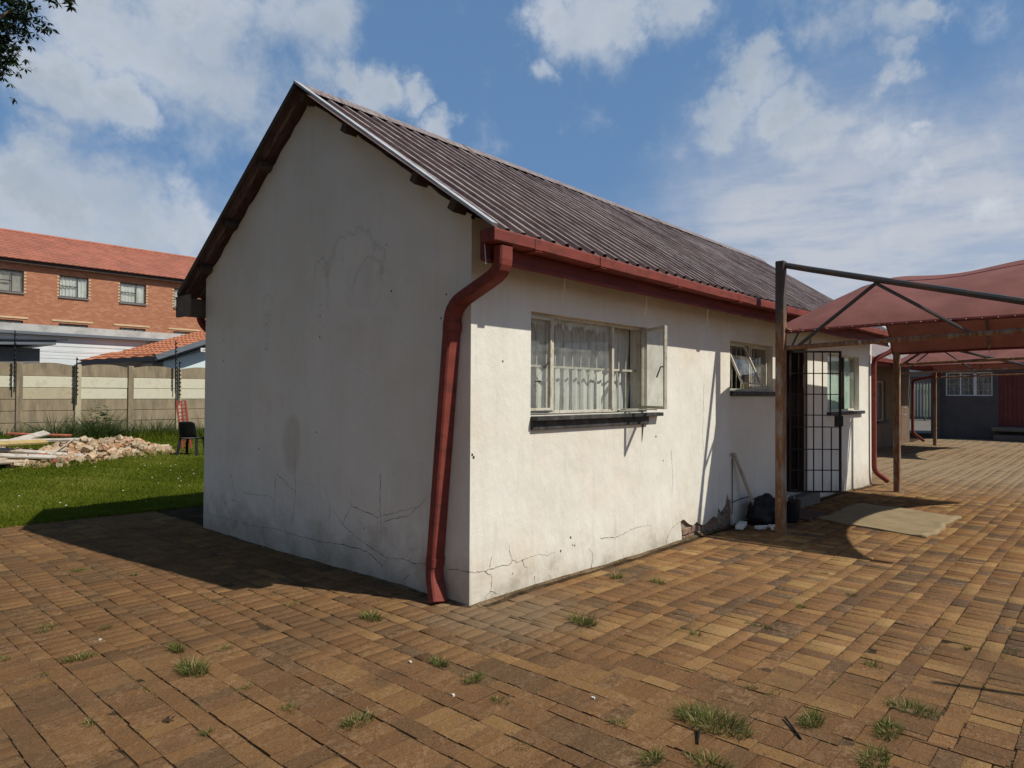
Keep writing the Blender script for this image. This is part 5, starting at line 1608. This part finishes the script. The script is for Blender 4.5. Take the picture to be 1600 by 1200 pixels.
# the fine heart of the heap
vs, fs = [], []
nu, nv = 70, 22
for i in range(nu + 1):
    for j in range(nv + 1):
        p = on_pile(i / nu, -1 + 2 * j / nv)
        n3 = mnoise.noise(p * 7) * .05 + mnoise.noise(p * 19) * .03
        vs.append((p.x + n3, p.y - n3, p.z - .05 + n3))
fs = [(i * (nv + 1) + j, (i + 1) * (nv + 1) + j, (i + 1) * (nv + 1) + j + 1, i * (nv + 1) + j + 1) for i in range(nu) for j in range(nv)]
tag(MB().add(vs, fs).build("rubble_heap", M["rubble_d"], thing=(1.3, 13.4, .1)), "crumbled mortar and dust at the heart of the rubble heap", "rubble", kind="stuff")
rnd = random.Random(31)
for k in range(265):
    t = rnd.random() ** .8; s_ = rnd.uniform(-1, .9)
    if t < .30 and rnd.random() < .55: me = rnd.choice(rtile); nm = "tile_fragment"; lb, ct = "broken red roof tile fragment among the rubble", "tile fragment"; gp2 = "broken roof tiles in the rubble heap"
    else:
        q_ = rnd.random(); me = rnd.choice(whole if q_ < .25 else half if q_ < .62 else lump); nm = "broken_brick"
        zn = "timber end" if t < .34 else "middle" if t < .68 else "chair end"
        if me in lump:
            nm, lb, ct, gp2 = "mortar_lump", "crumbly lump of mortar in the %s of the rubble heap" % zn, "lump", "mortar lumps in the rubble heap"
        elif me in whole:
            lb, ct, gp2 = "nearly whole brick lying in the %s of the rubble heap" % zn, "brick", "broken bricks in the rubble heap"
        else:
            lb, ct, gp2 = "short broken half brick in the %s of the rubble heap" % zn, "brick", "broken bricks in the rubble heap"
    p = on_pile(t, s_)
    o = link(nm, me); o.location = p + Vector((0, 0, rnd.uniform(-.01, .05)))
    o.rotation_euler = (rnd.uniform(-.7, .7), rnd.uniform(-.7, .7), rnd.uniform(0, 6.28))
    sc_ = rnd.uniform(.6, 1.35); o.scale = (sc_, sc_, sc_)
    tag(o, lb, ct, gp2)
loose = [(2.50, 13.62, .34, .42, 0.5, 1.25, "big tan brick block tipped on edge near the chair", 1), (2.05, 13.8, .30, .3, -.4, 1.3, "long weathered brick leaning across the heap crest", 1),
         (2.95, 13.35, .12, .0, .1, 1.25, "dark ribbed brick standing at the chair end of the heap", 0), (0.78, 12.75, .12, .05, .0, 1.3, "large hollow tan brick block at the lawn side of the heap", 0),
         (0.50, 12.05, .10, .0, .3, .85, "round pink stone lying alone on the lawn", 2), (0.20, 12.6, .09, .0, .1, .75, "flat pale stone behind a round stone on the lawn", 2),
         (.02, 12.35, .08, 0, .7, .75, "small rounded stone nearest the timber on the lawn", 2), (2.35, 13.0, .09, .1, .1, 1.0, "pale pink lump on the lawn before the heap", 2),
         (2.80, 12.95, .07, .1, .6, .65, "flat white stone on the lawn beside the chair", 2)]
for x, y, z, rx_, rz2, sc_, lab, kd in loose:
    me = (half[2], whole[1], lump[2])[kd] if kd != 0 else chunk_mesh(90 + int(x * 10), M["rubble_b"], (.30, .14, .17), .03)
    o = link("loose_brick" if kd < 2 else "stone", me); o.location = (x, y, z + gz(x, y) - .05); o.rotation_euler = (rx_, .05, rz2)
    o.scale = (sc_,) * 3 if kd != 1 else (sc_, sc_ * 1.2, sc_)
    tag(o, lab, "brick" if kd < 2 else "stone")
nn = 260
for k in range(1):
    mb = MB()
    for q in range(900):
        t = rnd.random(); p = on_pile(t, rnd.uniform(-1.15, 1.0)); s_ = rnd.uniform(.012, .035)
        Mx = Matrix.Translation(p + Vector((0, 0, .01))) @ Matrix.Rotation(rnd.random() * 6, 4, "Z") @ Matrix.Rotation(rnd.random(), 4, "X")
        mb.obox(Mx, (s_ * 2, s_ * 1.4, s_))
    tag(mb.build("rubble_crumbs", M["rubble_a"], thing=(1.3, 13.4, .2)), "small crumbs of brick strewn over the rubble heap", "rubble", kind="stuff")
boards = [((-1.4, 12.2, .24), (.55, 13.55, .60), .16, .03, "whitewood", "broad white board lying topmost on the timber heap"),
          ((-1.2, 11.9, .50), (.42, 13.10, .44), .14, .035, "yellowwood", "yellow board resting across the timber heap"),
          ((-1.3, 12.0, .36), (.50, 12.62, .14), .13, .03, "whitewood", "long white plank sloping down towards the lawn"),
          ((-.9, 12.6, .42), (1.05, 12.80, .12), .11, .03, "whitewood", "chalky plank slanting down beside the large brick block"),
          ((-1.5, 11.6, .20), (.12, 12.55, .12), .14, .03, "wood", "grey plank at the lawn edge of the timber heap"),
          ((-.6, 12.9, .50), (1.35, 13.5, .42), .07, .04, "whitewood", "narrow white batten pointing at the broken tiles"),
          ((.35, 12.6, .16), (.98, 13.2, .48), .025, .02, "wood", "thin stick propped against the rubble heap"),
          ((-.2, 13.3, .62), (1.1, 13.9, .50), .04, .03, "rubble_c", "narrow red painted batten among the broken tiles"),
          ((-1.0, 12.3, .14), (.72, 12.98, .26), .10, .03, "wood", "dull brown plank half buried under white boards")]
for a, b, w_, t_, mt, lab in boards:
    a, b = Vector(a) + Vector((.12, 0, .10)), Vector(b) + Vector((.12, 0, .10)); mid = (a + b) / 2
    tag(MB().bar(a, b, w_ * 1.0, t_ * 1.3, (0.15, -.45, 1)).build("timber_board", M[mt], thing=mid, bevel=.004), lab, "board", "boards in the timber end of the rubble heap")

n_ = 5200
tt_ = rng.random(n_); ss_ = rng.uniform(-1.25, 1.1, n_)
gp3 = [on_pile(a, b) for a, b in zip(tt_, ss_)]
gx3 = np.array([p.x for p in gp3]); gy3 = np.array([p.y for p in gp3])
keep_ = (np.abs(ss_) > .75) | (np.sin(gx3 * 5) * np.sin(gy3 * 4) > .55)
hh3 = np.array([pile_h(a, b) for a, b in zip(tt_, ss_)])
rg = blades("rubble_grass", gx3[keep_], gy3[keep_], hh3[keep_] * .6 + .05 + .10 * rng.random(keep_.sum()), np.full(keep_.sum(), .010), .2 + .5 * rng.random(keep_.sum()), M["grass"], np.clip(.45 + .3 * rng.normal(0, 1, keep_.sum()), 0, 1))
tag(rg, "grass pushing up through and around the rubble heap", "grass", kind="stuff")

# black plastic chair
ch = empty("plastic_chair", (3.30, 12.55, gz(3.30, 12.55)), "black plastic chair standing empty on the lawn beside the rubble heap", "chair")
CH0 = len(bpy.data.objects)
Mch = Matrix.Translation((3.30, 12.55, gz(3.30, 12.55))) @ Matrix.Rotation(R(45), 4, "Z")
def cp(x, y, z): return Mch @ Vector((x, y, z))
mb = MB(); n_ = 8; vs = []
for i in range(n_ + 1):
    for j in range(n_ + 1):
        x = -.21 + .43 * i / n_; y = -.21 + .42 * j / n_
        z = .43 - .02 * math.cos((j / n_ - .5) * 3.1) + .01 * (i / n_) - (.03 if i == n_ else 0)
        vs.append(cp(x, y, z))
for q in range(len(vs)): vs.append(vs[q] - Vector((0, 0, .018)))
g_n = (n_ + 1) ** 2
fs = [(i * (n_ + 1) + j, (i + 1) * (n_ + 1) + j, (i + 1) * (n_ + 1) + j + 1, i * (n_ + 1) + j + 1) for i in range(n_) for j in range(n_)]
fs += [tuple(q + g_n for q in reversed(f_)) for f_ in fs]
mb.add(vs, fs).build("seat", M["plastic"], ch, smooth=True)
mb = MB(); vs = []
for off_ in (0, .016):
    for i in range(n_ + 1):
        for j in range(n_ + 1):
            t = i / n_; u = j / n_ - .5
            wdt = .40 - .05 * t ** 3
            vs.append(cp(-.20 - .10 * t - .03 * (1 - 4 * u * u) - off_, u * wdt, .44 + .37 * t - .03 * (abs(2 * u) ** 6) * t))
fs = [(i * (n_ + 1) + j, (i + 1) * (n_ + 1) + j, (i + 1) * (n_ + 1) + j + 1, i * (n_ + 1) + j + 1) for i in range(n_) for j in range(n_)]
rim = [i * (n_ + 1) for i in range(n_ + 1)] + [n_ * (n_ + 1) + j for j in range(1, n_ + 1)] + [i * (n_ + 1) + n_ for i in range(n_ - 1, -1, -1)] + [j for j in range(n_ - 1, 0, -1)]
fs += [tuple(q + g_n for q in reversed(f_)) for f_ in fs[:n_ * n_]] + [(rim[k], rim[(k + 1) % len(rim)], rim[(k + 1) % len(rim)] + g_n, rim[k] + g_n) for k in range(len(rim))]
mb.add(vs, fs).build("backrest", M["plastic"], ch, smooth=True)
for (x, y, dx_, dy_) in ((-.19, -.18, -.09, -.04), (-.19, .18, -.09, .04), (.20, -.18, .05, -.04), (.20, .18, .05, .04)):
    MB().sweep([cp(x, y, .43), cp(x + dx_ * .5, y + dy_ * .5, .22), cp(x + dx_, y + dy_, -.01)], [(-.03, -.012), (.03, -.012), (.03, .012), (-.03, .012)], (.3, 1, 0)).build("leg", M["plastic"], ch)

# red perforated crate side leaning at the wall
rc = empty("red_crate", (3.55, 13.9, .1), "red slatted plastic crate standing on end behind the black chair", "crate")
o0 = Vector((3.60, 13.82, gz(3.6, 13.8))); ux_ = Vector((.22, -.05, 0)); tl = Vector((-.12, .10, 0))
def rp(u, v): return o0 + ux_ * u + Vector((0, 0, 1.22)) * v + tl * v
for u in (0.06, .94): MB().bar(rp(u, 0), rp(u, 1), .035, .03, (0, 1, 0)).build("rail", M["redplastic"], rc)
for k in range(13):
    v = .08 + k * .075
    MB().bar(rp(.08, v), rp(.92, v + .02), .03, .022, (0, 0, 1)).build("slat", M["redplastic"], rc)
MB().bar(rp(.5, .1), rp(.5, .98), .03, .018, (0, 1, 0)).build("rail", M["redplastic"], rc)

# ================================================================== small things by the door and on the paving
def drape(x0, x1, y0, y1, sk, t_, seed):
    rnd_ = random.Random(seed); nx, ny = 40, 22; vs = []
    for k_ in (0, 1):
        for j in range(ny + 1):
            for i in range(nx + 1):
                u, v = i / nx, j / ny
                x = x0 + (x1 - x0) * u + sk * v; y = y0 + (y1 - y0) * v + .02 * math.sin(u * 9 + seed) + .015 * math.sin(u * 23)
                z = gz(x, y) + .006 + t_ * (1 - k_) + .006 * math.sin(x * 9) * math.sin(y * 7 + 1) + (.018 * math.exp(-((v - .02) / .05) ** 2) * (0.5 + .5 * math.sin(u * 14)) if k_ == 0 else -.004)
                vs.append((x, y, z))
    g_ = (nx + 1) * (ny + 1)
    fs = [(j * (nx + 1) + i, j * (nx + 1) + i + 1, (j + 1) * (nx + 1) + i + 1, (j + 1) * (nx + 1) + i) for j in range(ny) for i in range(nx)]
    rim = [i for i in range(nx + 1)] + [j * (nx + 1) + nx for j in range(1, ny + 1)] + [ny * (nx + 1) + i for i in range(nx - 1, -1, -1)] + [j * (nx + 1) for j in range(ny - 1, 0, -1)]
    fs += [(rim[k_], rim[(k_ + 1) % len(rim)], rim[(k_ + 1) % len(rim)] + g_, rim[k_] + g_) for k_ in range(len(rim))]
    return MB().add(vs, fs)


tag(drape(5.35, 7.25, -1.96, -.62, .42, .012, 2).build("carpet", M["mat"], smooth=True, thing=(6.3, -1.3, 0)), "worn tan carpet laid on the paving before the cottage door", "carpet")
tag(drape(5.5, 6.2, -.60, -.18, .1, .02, 5).build("doormat", simple("brown_doormat", (.10, .06, .04), .95, .2, 5, .5, 90), smooth=True, thing=(5.8, -.4, 0)), "dark brown mat lying in shade close to the wall", "mat")

bm = bmesh.new(); bmesh.ops.create_icosphere(bm, subdivisions=4, radius=1)
for v_ in bm.verts:
    p = v_.co.copy(); n3 = mnoise.noise(p * 2.1) * .22 + mnoise.noise(p * 5.3) * .10
    v_.co = Vector((p.x * .26, p.y * .20, p.z * .22)) * (1 + n3)
    if v_.co.z < -.14: v_.co.z = -.14
    if p.z > .75: v_.co.z += .05 * (p.z - .75)
me = bpy.data.meshes.new("bin_bag"); bm.to_mesh(me); bm.free(); me.materials.append(M["bag"])
me.polygons.foreach_set("use_smooth", [True] * len(me.polygons))
o = link("bin_bag", me); o.location = (4.98, -.25, .14 + gz(5, -.25)); tag(o, "full black bin bag slumped between the wall and the rusty post", "bag")
bk = empty("black_bucket", (5.32, -.44, gz(5.3, -.4)), "black bucket standing beside the rusty post", "bucket")
MB().tube([(5.32, -.44, -.01), (5.32, -.44, .26)], [.095, .125], 16).build("body", M["plastic"], bk, smooth=False)
MB().tube([Vector((5.32 + .13 * math.cos(a), -.44, .25 + .10 * math.sin(a))) for a in np.linspace(0, math.pi, 9)], .004, 5).build("handle", M["verge"], bk)
tag(MB().bar((4.55, -.025, .87), (4.93, -.20, .02), .055, .02, (0, 1, 0)).build("broom_handle", M["wood"], thing=(4.7, -.1, 0), bevel=.004), "pale timber batten leaning on the wall below the small window", "batten")
tag(MB().tube([(4.545, -.02, .86), (4.50, -.04, .875), (4.48, -.06, .84)], .014, 6).build("hook", M["wood"], thing=(4.5, -.05, .85)), "curved wooden hook end resting at the top of the batten", "hook")
tag(MB().tube([(4.53, -.012, .80), (4.535, -.012, .45), (4.53, -.012, .12)], .005, 5).tube([(4.53, -.02, .27), (4.75, -.03, .29), (4.92, -.08, .31)], .006, 5).build("cable", M["blacksteel"], thing=(4.55, -.05, .3)), "thin black cable running down the wall to the bin bag", "cable")
fo = [((4.43, -.17, .04), (.30, .09, .05), .25, "long white foam block lying at the foot of the wall"), ((4.55, -.36, .025), (.13, .07, .04), -.5, "small white foam offcut beside the long foam block"),
      ((4.62, -.46, .03), (.16, .03, .035), .6, "thin white plastic strip crossing near the rusty post"), ((4.68, -.42, .03), (.14, .03, .03), -.7, "short white plastic strip nearest the rusty post")]
for (c_, d_, a_, lab) in fo:
    z0_ = gz(c_[0], c_[1])
    Mx = Matrix.Translation((c_[0], c_[1], c_[2] + z0_)) @ Matrix.Rotation(a_, 4, "Z") @ Matrix.Rotation(random.uniform(-.1, .1), 4, "Y")
    tag(MB().obox(Mx, d_).build("foam_piece", M["polystyrene"], thing=c_, bevel=.006), lab, "foam piece")
strips_ = [((-.56, -2.12), (-.68, -2.17), .035, "upright black plastic strip poking from the paving beside the largest tuft"),
           ((-.16, -2.37), (-.31, -2.50), .02, "bent black strip leaning over the pavers between two tufts")]
for (a, b, hh, lab) in strips_:
    za = gz(*a)
    tag(MB().bar((a[0], a[1], za + .004 + hh * .4), (b[0], b[1], za + .004), .005, hh * .5, (0, 0, 1)).build("plastic_strip", M["plastic"], thing=(a[0], a[1], 0)), lab, "plastic strip", "black plastic strips in the paving")
for (x, y, lab) in [(-.95, -.47, "white paper scrap lying on the paving before the house corner"), (-1.09, -.99, "tiny white crumb on the paving near the thin dry tuft"),
                    (-2.05, 1.30, "pale chip lying on the side paving by the low tuft"), (-.62, -1.55, "pale chip on the paving beyond the matted tuft")]:
    Mx = Matrix.Translation((x, y, gz(x, y) + .006)) @ Matrix.Rotation(random.random() * 3, 4, "Z")
    tag(MB().obox(Mx, (.018, .012, .008)).build("paper_scrap", M["polystyrene"], thing=(x, y, 0)), lab, "scrap")
mb = MB()
for k in range(5):
    a = k * 1.25
    mb.add([(-2.19, -.15, .003), (-2.19 + .03 * math.cos(a), -.15 + .03 * math.sin(a), .012), (-2.19 + .03 * math.cos(a + .7), -.15 + .03 * math.sin(a + .7), .004)], [(0, 1, 2)])
lf = mb.build("dead_leaf", M["darkframe"], thing=(-2.19, -.15, 0)); lf.location.z += gz(-2.19, -.15)
tag(lf, "curled dark dead leaf on the near paving", "leaf")

# ================================================================== tree: its lowest boughs hang into the picture
tr = empty("leafy_tree", (-3.3, 12.6, .1), "dark leafy tree overhanging the lawn with drooping outer boughs", "tree")
trunk = MB().tube([(-3.3, 12.6, -.1), (-3.25, 12.5, 1.6), (-3.0, 12.2, 3.4), (-2.7, 11.8, 5.2), (-2.5, 11.4, 7.2), (-2.3, 11.1, 9.0)], [.26, .21, .18, .15, .10, .05], 10)
trunk.build("trunk", M["bark"], tr, smooth=True)
tips = []
limbs = [((-2.85, 12.0, 4.4), (-1.9, 11.0, 6.0), (-1.25, 10.2, 7.0)), ((-2.7, 11.8, 5.2), (-1.7, 10.6, 7.0), (-.85, 9.6, 7.7)), ((-2.5, 11.4, 7.0), (-1.4, 10.3, 8.2), (-.4, 9.3, 8.4)),
         ((-2.7, 11.8, 5.2), (-3.8, 12.6, 6.8), (-4.8, 13.4, 7.6)), ((-2.5, 11.4, 7.0), (-3.4, 10.5, 8.4), (-4.2, 9.8, 9.0)), ((-2.85, 12.0, 4.4), (-3.9, 11.2, 5.6), (-4.8, 10.6, 6.4)),
         ((-2.5, 11.4, 7.0), (-2.2, 12.6, 8.4), (-2.0, 13.6, 9.0))]
for l in limbs:
    MB().tube(l, [.10, .06, .02], 7).build("limb", M["bark"], tr, smooth=True)
cent = []
for _ in range(1500):
    u = rng.normal(0, 1, 3); u /= np.linalg.norm(u); q = .55 + .45 * rng.random()
    cent.append((-2.35 + u[0] * 2.0 * q, 11.35 + u[1] * 2.0 * q, 8.3 + u[2] * 1.75 * q))
for _ in range(5200):  # wider crown out of view, added to shut sky light off the gable
    u = rng.normal(0, 1, 3); u /= np.linalg.norm(u); q = (.35 + .65 * rng.random())
    cent.append((-6.1 + u[0] * 4.0 * q, 10.3 + u[1] * 4.6 * q, 8.0 + u[2] * 4.0 * q))
cent = [c_ for c_ in cent if mnoise.noise(Vector(c_) * 1.1) > -.22]
for (x, y, z, r_, n_) in [(-1.02, 9.95, 7.55, .42, 90), (-.80, 9.70, 7.62, .26, 45), (-.93, 9.80, 6.98, .22, 42), (-1.05, 9.95, 6.85, .20, 36), (-.98, 9.9, 7.2, .28, 55), (-1.2, 10.1, 7.2, .35, 60),
                          (-.52, 9.36, 7.52, .10, 12), (-.26, 9.05, 7.93, .11, 14), (-.42, 9.22, 7.93, .10, 10), (-.85, 9.7, 7.95, .25, 40), (-.64, 9.46, 7.78, .08, 7), (-1.3, 10.3, 7.9, .5, 90)]:
    for _ in range(n_):
        u = rng.normal(0, 1, 3) * r_ * .55
        cent.append((x + u[0], y + u[1], z + u[2]))
cent = np.array(cent)
V_, T_ = [], []
for c_ in cent:
    m_ = rng.integers(6, 9); ax = rng.random() * 6.28; drp = rng.uniform(-.9, -.1); tv = np.clip(rng.normal(.4, .25), 0, 1)
    for k in range(m_):
        a = ax + k * 6.283 / m_ + rng.normal(0, .15)
        d = np.array([math.cos(a), math.sin(a), drp + rng.normal(0, .25)]); d /= np.linalg.norm(d)
        sd_ = np.cross(d, [0, 0, 1]); sd_ /= np.linalg.norm(sd_); sd_ = sd_ + np.array([0, 0, rng.normal(0, .4)])
        L_ = rng.uniform(.08, .135) * (1.0 if c_[0] > -2.4 else 2.2); w_ = L_ * (.16 if c_[0] > -2.4 else .24)
        V_ += [c_ + d * .01, c_ + d * L_ * .5 + sd_ * w_, c_ + d * L_, c_ + d * L_ * .5 - sd_ * w_]
        T_ += [tv] * 4
V_ = np.array(V_); T_ = np.array(T_)
F_ = np.arange(len(V_)).reshape(-1, 4)
cr = np_mesh("crown", V_ - np.array([-3.3, 12.6, .1]), F_, M["leaf"], tr, np.stack([T_] * 3, 1))

# two unseen trees added beside the paving to keep sky light off the gable
def sky_block_tree(x, y, seed, lab):
    g = np.random.default_rng(seed)
    t_ = empty("leafy_tree", (x, y, 0), lab, "tree")
    MB().tube([(x, y, -.2), (x + .1, y, 1.8), (x - .1, y + .2, 3.6), (x, y, 5.6), (x + .1, y, 8.5)], [.30, .24, .20, .14, .05], 10).build("trunk", M["bark"], t_, smooth=True)
    for k in range(6):
        a = k * 1.05 + .3; z = 3.2 + k * .55
        MB().tube([(x, y, z), (x + 1.4 * math.cos(a), y + 1.4 * math.sin(a), z + 1.2), (x + 2.9 * math.cos(a), y + 2.9 * math.sin(a), z + 1.9)], [.11, .07, .02], 7).build("limb", M["bark"], t_, smooth=True)
    n_ = 5200
    u = g.normal(0, 1, (n_, 3)); u /= np.linalg.norm(u, axis=1)[:, None]
    q = (.30 + .70 * g.random(n_))[:, None]
    c_ = np.array([0, 0, 6.4]) + u * q * np.array([4.3, 4.3, 4.0])
    c_ = c_[np.array([mnoise.noise(Vector(p) * .8 + Vector((seed, 0, 0))) > -.28 for p in c_])]
    n_ = len(c_); m_ = 6
    a = (g.random(n_)[:, None] * 6.28 + np.arange(m_)[None] * 6.283 / m_) + g.normal(0, .2, (n_, m_))
    d = np.stack([np.cos(a), np.sin(a), -.2 + g.normal(0, .4, (n_, m_))], -1); d /= np.linalg.norm(d, axis=-1)[..., None]
    sd_ = np.stack([-np.sin(a), np.cos(a), g.normal(0, .4, (n_, m_))], -1)
    L_ = (.20 + .12 * g.random((n_, m_)))[..., None]
    cc = c_[:, None]
    V_ = np.stack([cc + d * .01, cc + d * L_ * .5 + sd_ * L_ * .24, cc + d * L_, cc + d * L_ * .5 - sd_ * L_ * .24], 2).reshape(-1, 3)
    tv = np.repeat(np.clip(g.normal(.4, .25, n_), 0, 1), m_ * 4)
    np_mesh("crown", V_, np.arange(len(V_)).reshape(-1, 4), M["leaf"], t_, np.stack([tv] * 3, 1))


sky_block_tree(-9.8, 3.2, 3, "unseen broad tree added opposite the gable to block sky light")
sky_block_tree(-9.6, -4.8, 5, "second unseen tree added farther along the paving to block sky light")
pl_ = empty("washing_line_pole", (1.74, -5.24, gz(1.74, -5.24)), "slim steel washing line pole standing on the sunny paving", "pole")
MB().tube([(1.74, -5.24, -.05), (1.74, -5.24, 3.0)], .022, 8).build("pole", M["tube"], pl_)

# white clover heads and scraps dotted about the lawn
n_ = 55
fx = rng.uniform(-1.2, 4.5, n_); fy = rng.uniform(6.6, 13.0, n_)
mb = MB()
for a, b in zip(fx, fy):
    s_ = random.uniform(.004, .010)
    mb.box((a - s_, b - s_, gz(a, b) + .035), (a + s_, b + s_, gz(a, b) + .035 + s_))
tag(mb.build("clover_flowers", M["polystyrene"], thing=(1, 9, 0)), "tiny white clover heads dotted over the lawn", "flowers", kind="stuff")

# soil and grit washed against the foot of the walls
def skirt(p, q, n_, out, seed, name, label):
    rs = random.Random(seed)
    p, q = Vector((*p, 0)), Vector((*q, 0)); d = (q - p).normalized(); nn_ = Vector((d.y, -d.x, 0)) * out
    vs, fs = [], []
    for i in range(n_ + 1):
        b_ = p.lerp(q, i / n_)
        w_ = .012 + .036 * max(0, mnoise.noise(b_ * 2.3) + .15) + rs.uniform(0, .012); h_ = .006 + .016 * max(0, mnoise.noise(b_ * 3.1 + Vector((5, 0, 0))) + .4)
        g0 = gz(b_.x, b_.y)
        for t, z in ((-.01, h_), (w_ * .5, h_ * .7), (w_, -.004)):
            c_ = b_ + nn_ * t; vs.append((c_.x, c_.y, g0 + z + rs.uniform(-.001, .001)))
    fs = [(i * 3 + k, i * 3 + k + 1, i * 3 + k + 4, i * 3 + k + 3) for i in range(n_) for k in range(2)]
    return tag(MB().add(vs, fs).build(name, M["washsoil"], thing=tuple((p + q) / 2)), label, "soil", kind="stuff")


M["washsoil"] = simple("washed_soil", (0.13, 0.088, 0.052), 0.95, 0.35, 14, 0.9, 60, dirt=(0.22, 0.16, 0.10), damt=0.6, dsc=9, spec=0.0)
skirt((0.0, 0.0), (HOUSE_L, 0.0), 420, 1, 1, "washed_soil", "thin line of soil washed against the foot of the sunlit wall")
skirt((0.0, HOUSE_W), (0.0, 0.0), 180, 1, 2, "washed_soil", "thin line of soil along the foot of the shaded gable")
# crumbs of soil lodged in the open joints
nearb = BR[(np.hypot(BR[:, 0] - CAM.x, BR[:, 1] - CAM.y) < 8) & (BR[:, 1] < 6)]
nn = 26000
pk = nearb[rng.integers(0, len(nearb), nn)]
sdj = rng.integers(0, 2, nn); sg = rng.choice([-1, 1], nn)
jx = pk[:, 0] + np.where(sdj == 0, sg * (pk[:, 2] + .002), rng.uniform(-1, 1, nn) * pk[:, 2])
jy = pk[:, 1] + np.where(sdj == 1, sg * (pk[:, 3] + .002), rng.uniform(-1, 1, nn) * pk[:, 3])
jx += rng.normal(0, .0022, nn); jy += rng.normal(0, .0022, nn)
ok_ = (np.sin(jx * 2.7 + 1) * np.sin(jy * 3.1) + .6 * rng.normal(0, 1, nn)) > -.25
ok_ &= ~((jx > 0) & (jy > 0))
jx, jy = jx[ok_], jy[ok_]; nn = len(jx)
s_ = .0014 + .0032 * rng.random(nn) ** 2
gv = tb[None] * s_[:, None, None]; gv[:, :, 2] *= .7
aa = rng.random(nn) * 6.28
g2v = gv.copy(); g2v[:, :, 0] = gv[:, :, 0] * np.cos(aa)[:, None] - gv[:, :, 1] * np.sin(aa)[:, None]; g2v[:, :, 1] = gv[:, :, 0] * np.sin(aa)[:, None] + gv[:, :, 1] * np.cos(aa)[:, None]
g2v[:, :, 0] += jx[:, None]; g2v[:, :, 1] += jy[:, None]; g2v[:, :, 2] += (np.array([gz(a, b) for a, b in zip(jx, jy)]) - .001)[:, None]
tag(np_mesh("joint_crumbs", g2v.reshape(-1, 3), (tf[None] + (np.arange(nn) * 8)[:, None, None]).reshape(-1, 4), M["washsoil"]), "crumbs of soil lodged in the open joints of the paving", "soil", kind="stuff")
# thin line of seedlings along the foot of the front wall
n_ = 900
fx = rng.uniform(.05, 6.0, n_); fx = fx[(np.sin(fx * 4.1) + .5 * rng.normal(0, 1, n_)) > .35]; n_ = len(fx)
tag(blades("wall_seedlings", fx, -np.abs(rng.normal(.012, .012, n_)) - .002, .012 + .025 * rng.random(n_), np.full(n_, .0035), .5 + .7 * rng.random(n_), M["weed"], rng.random(n_)), "sparse seedlings along the foot of the sunlit wall", "weeds", kind="stuff")
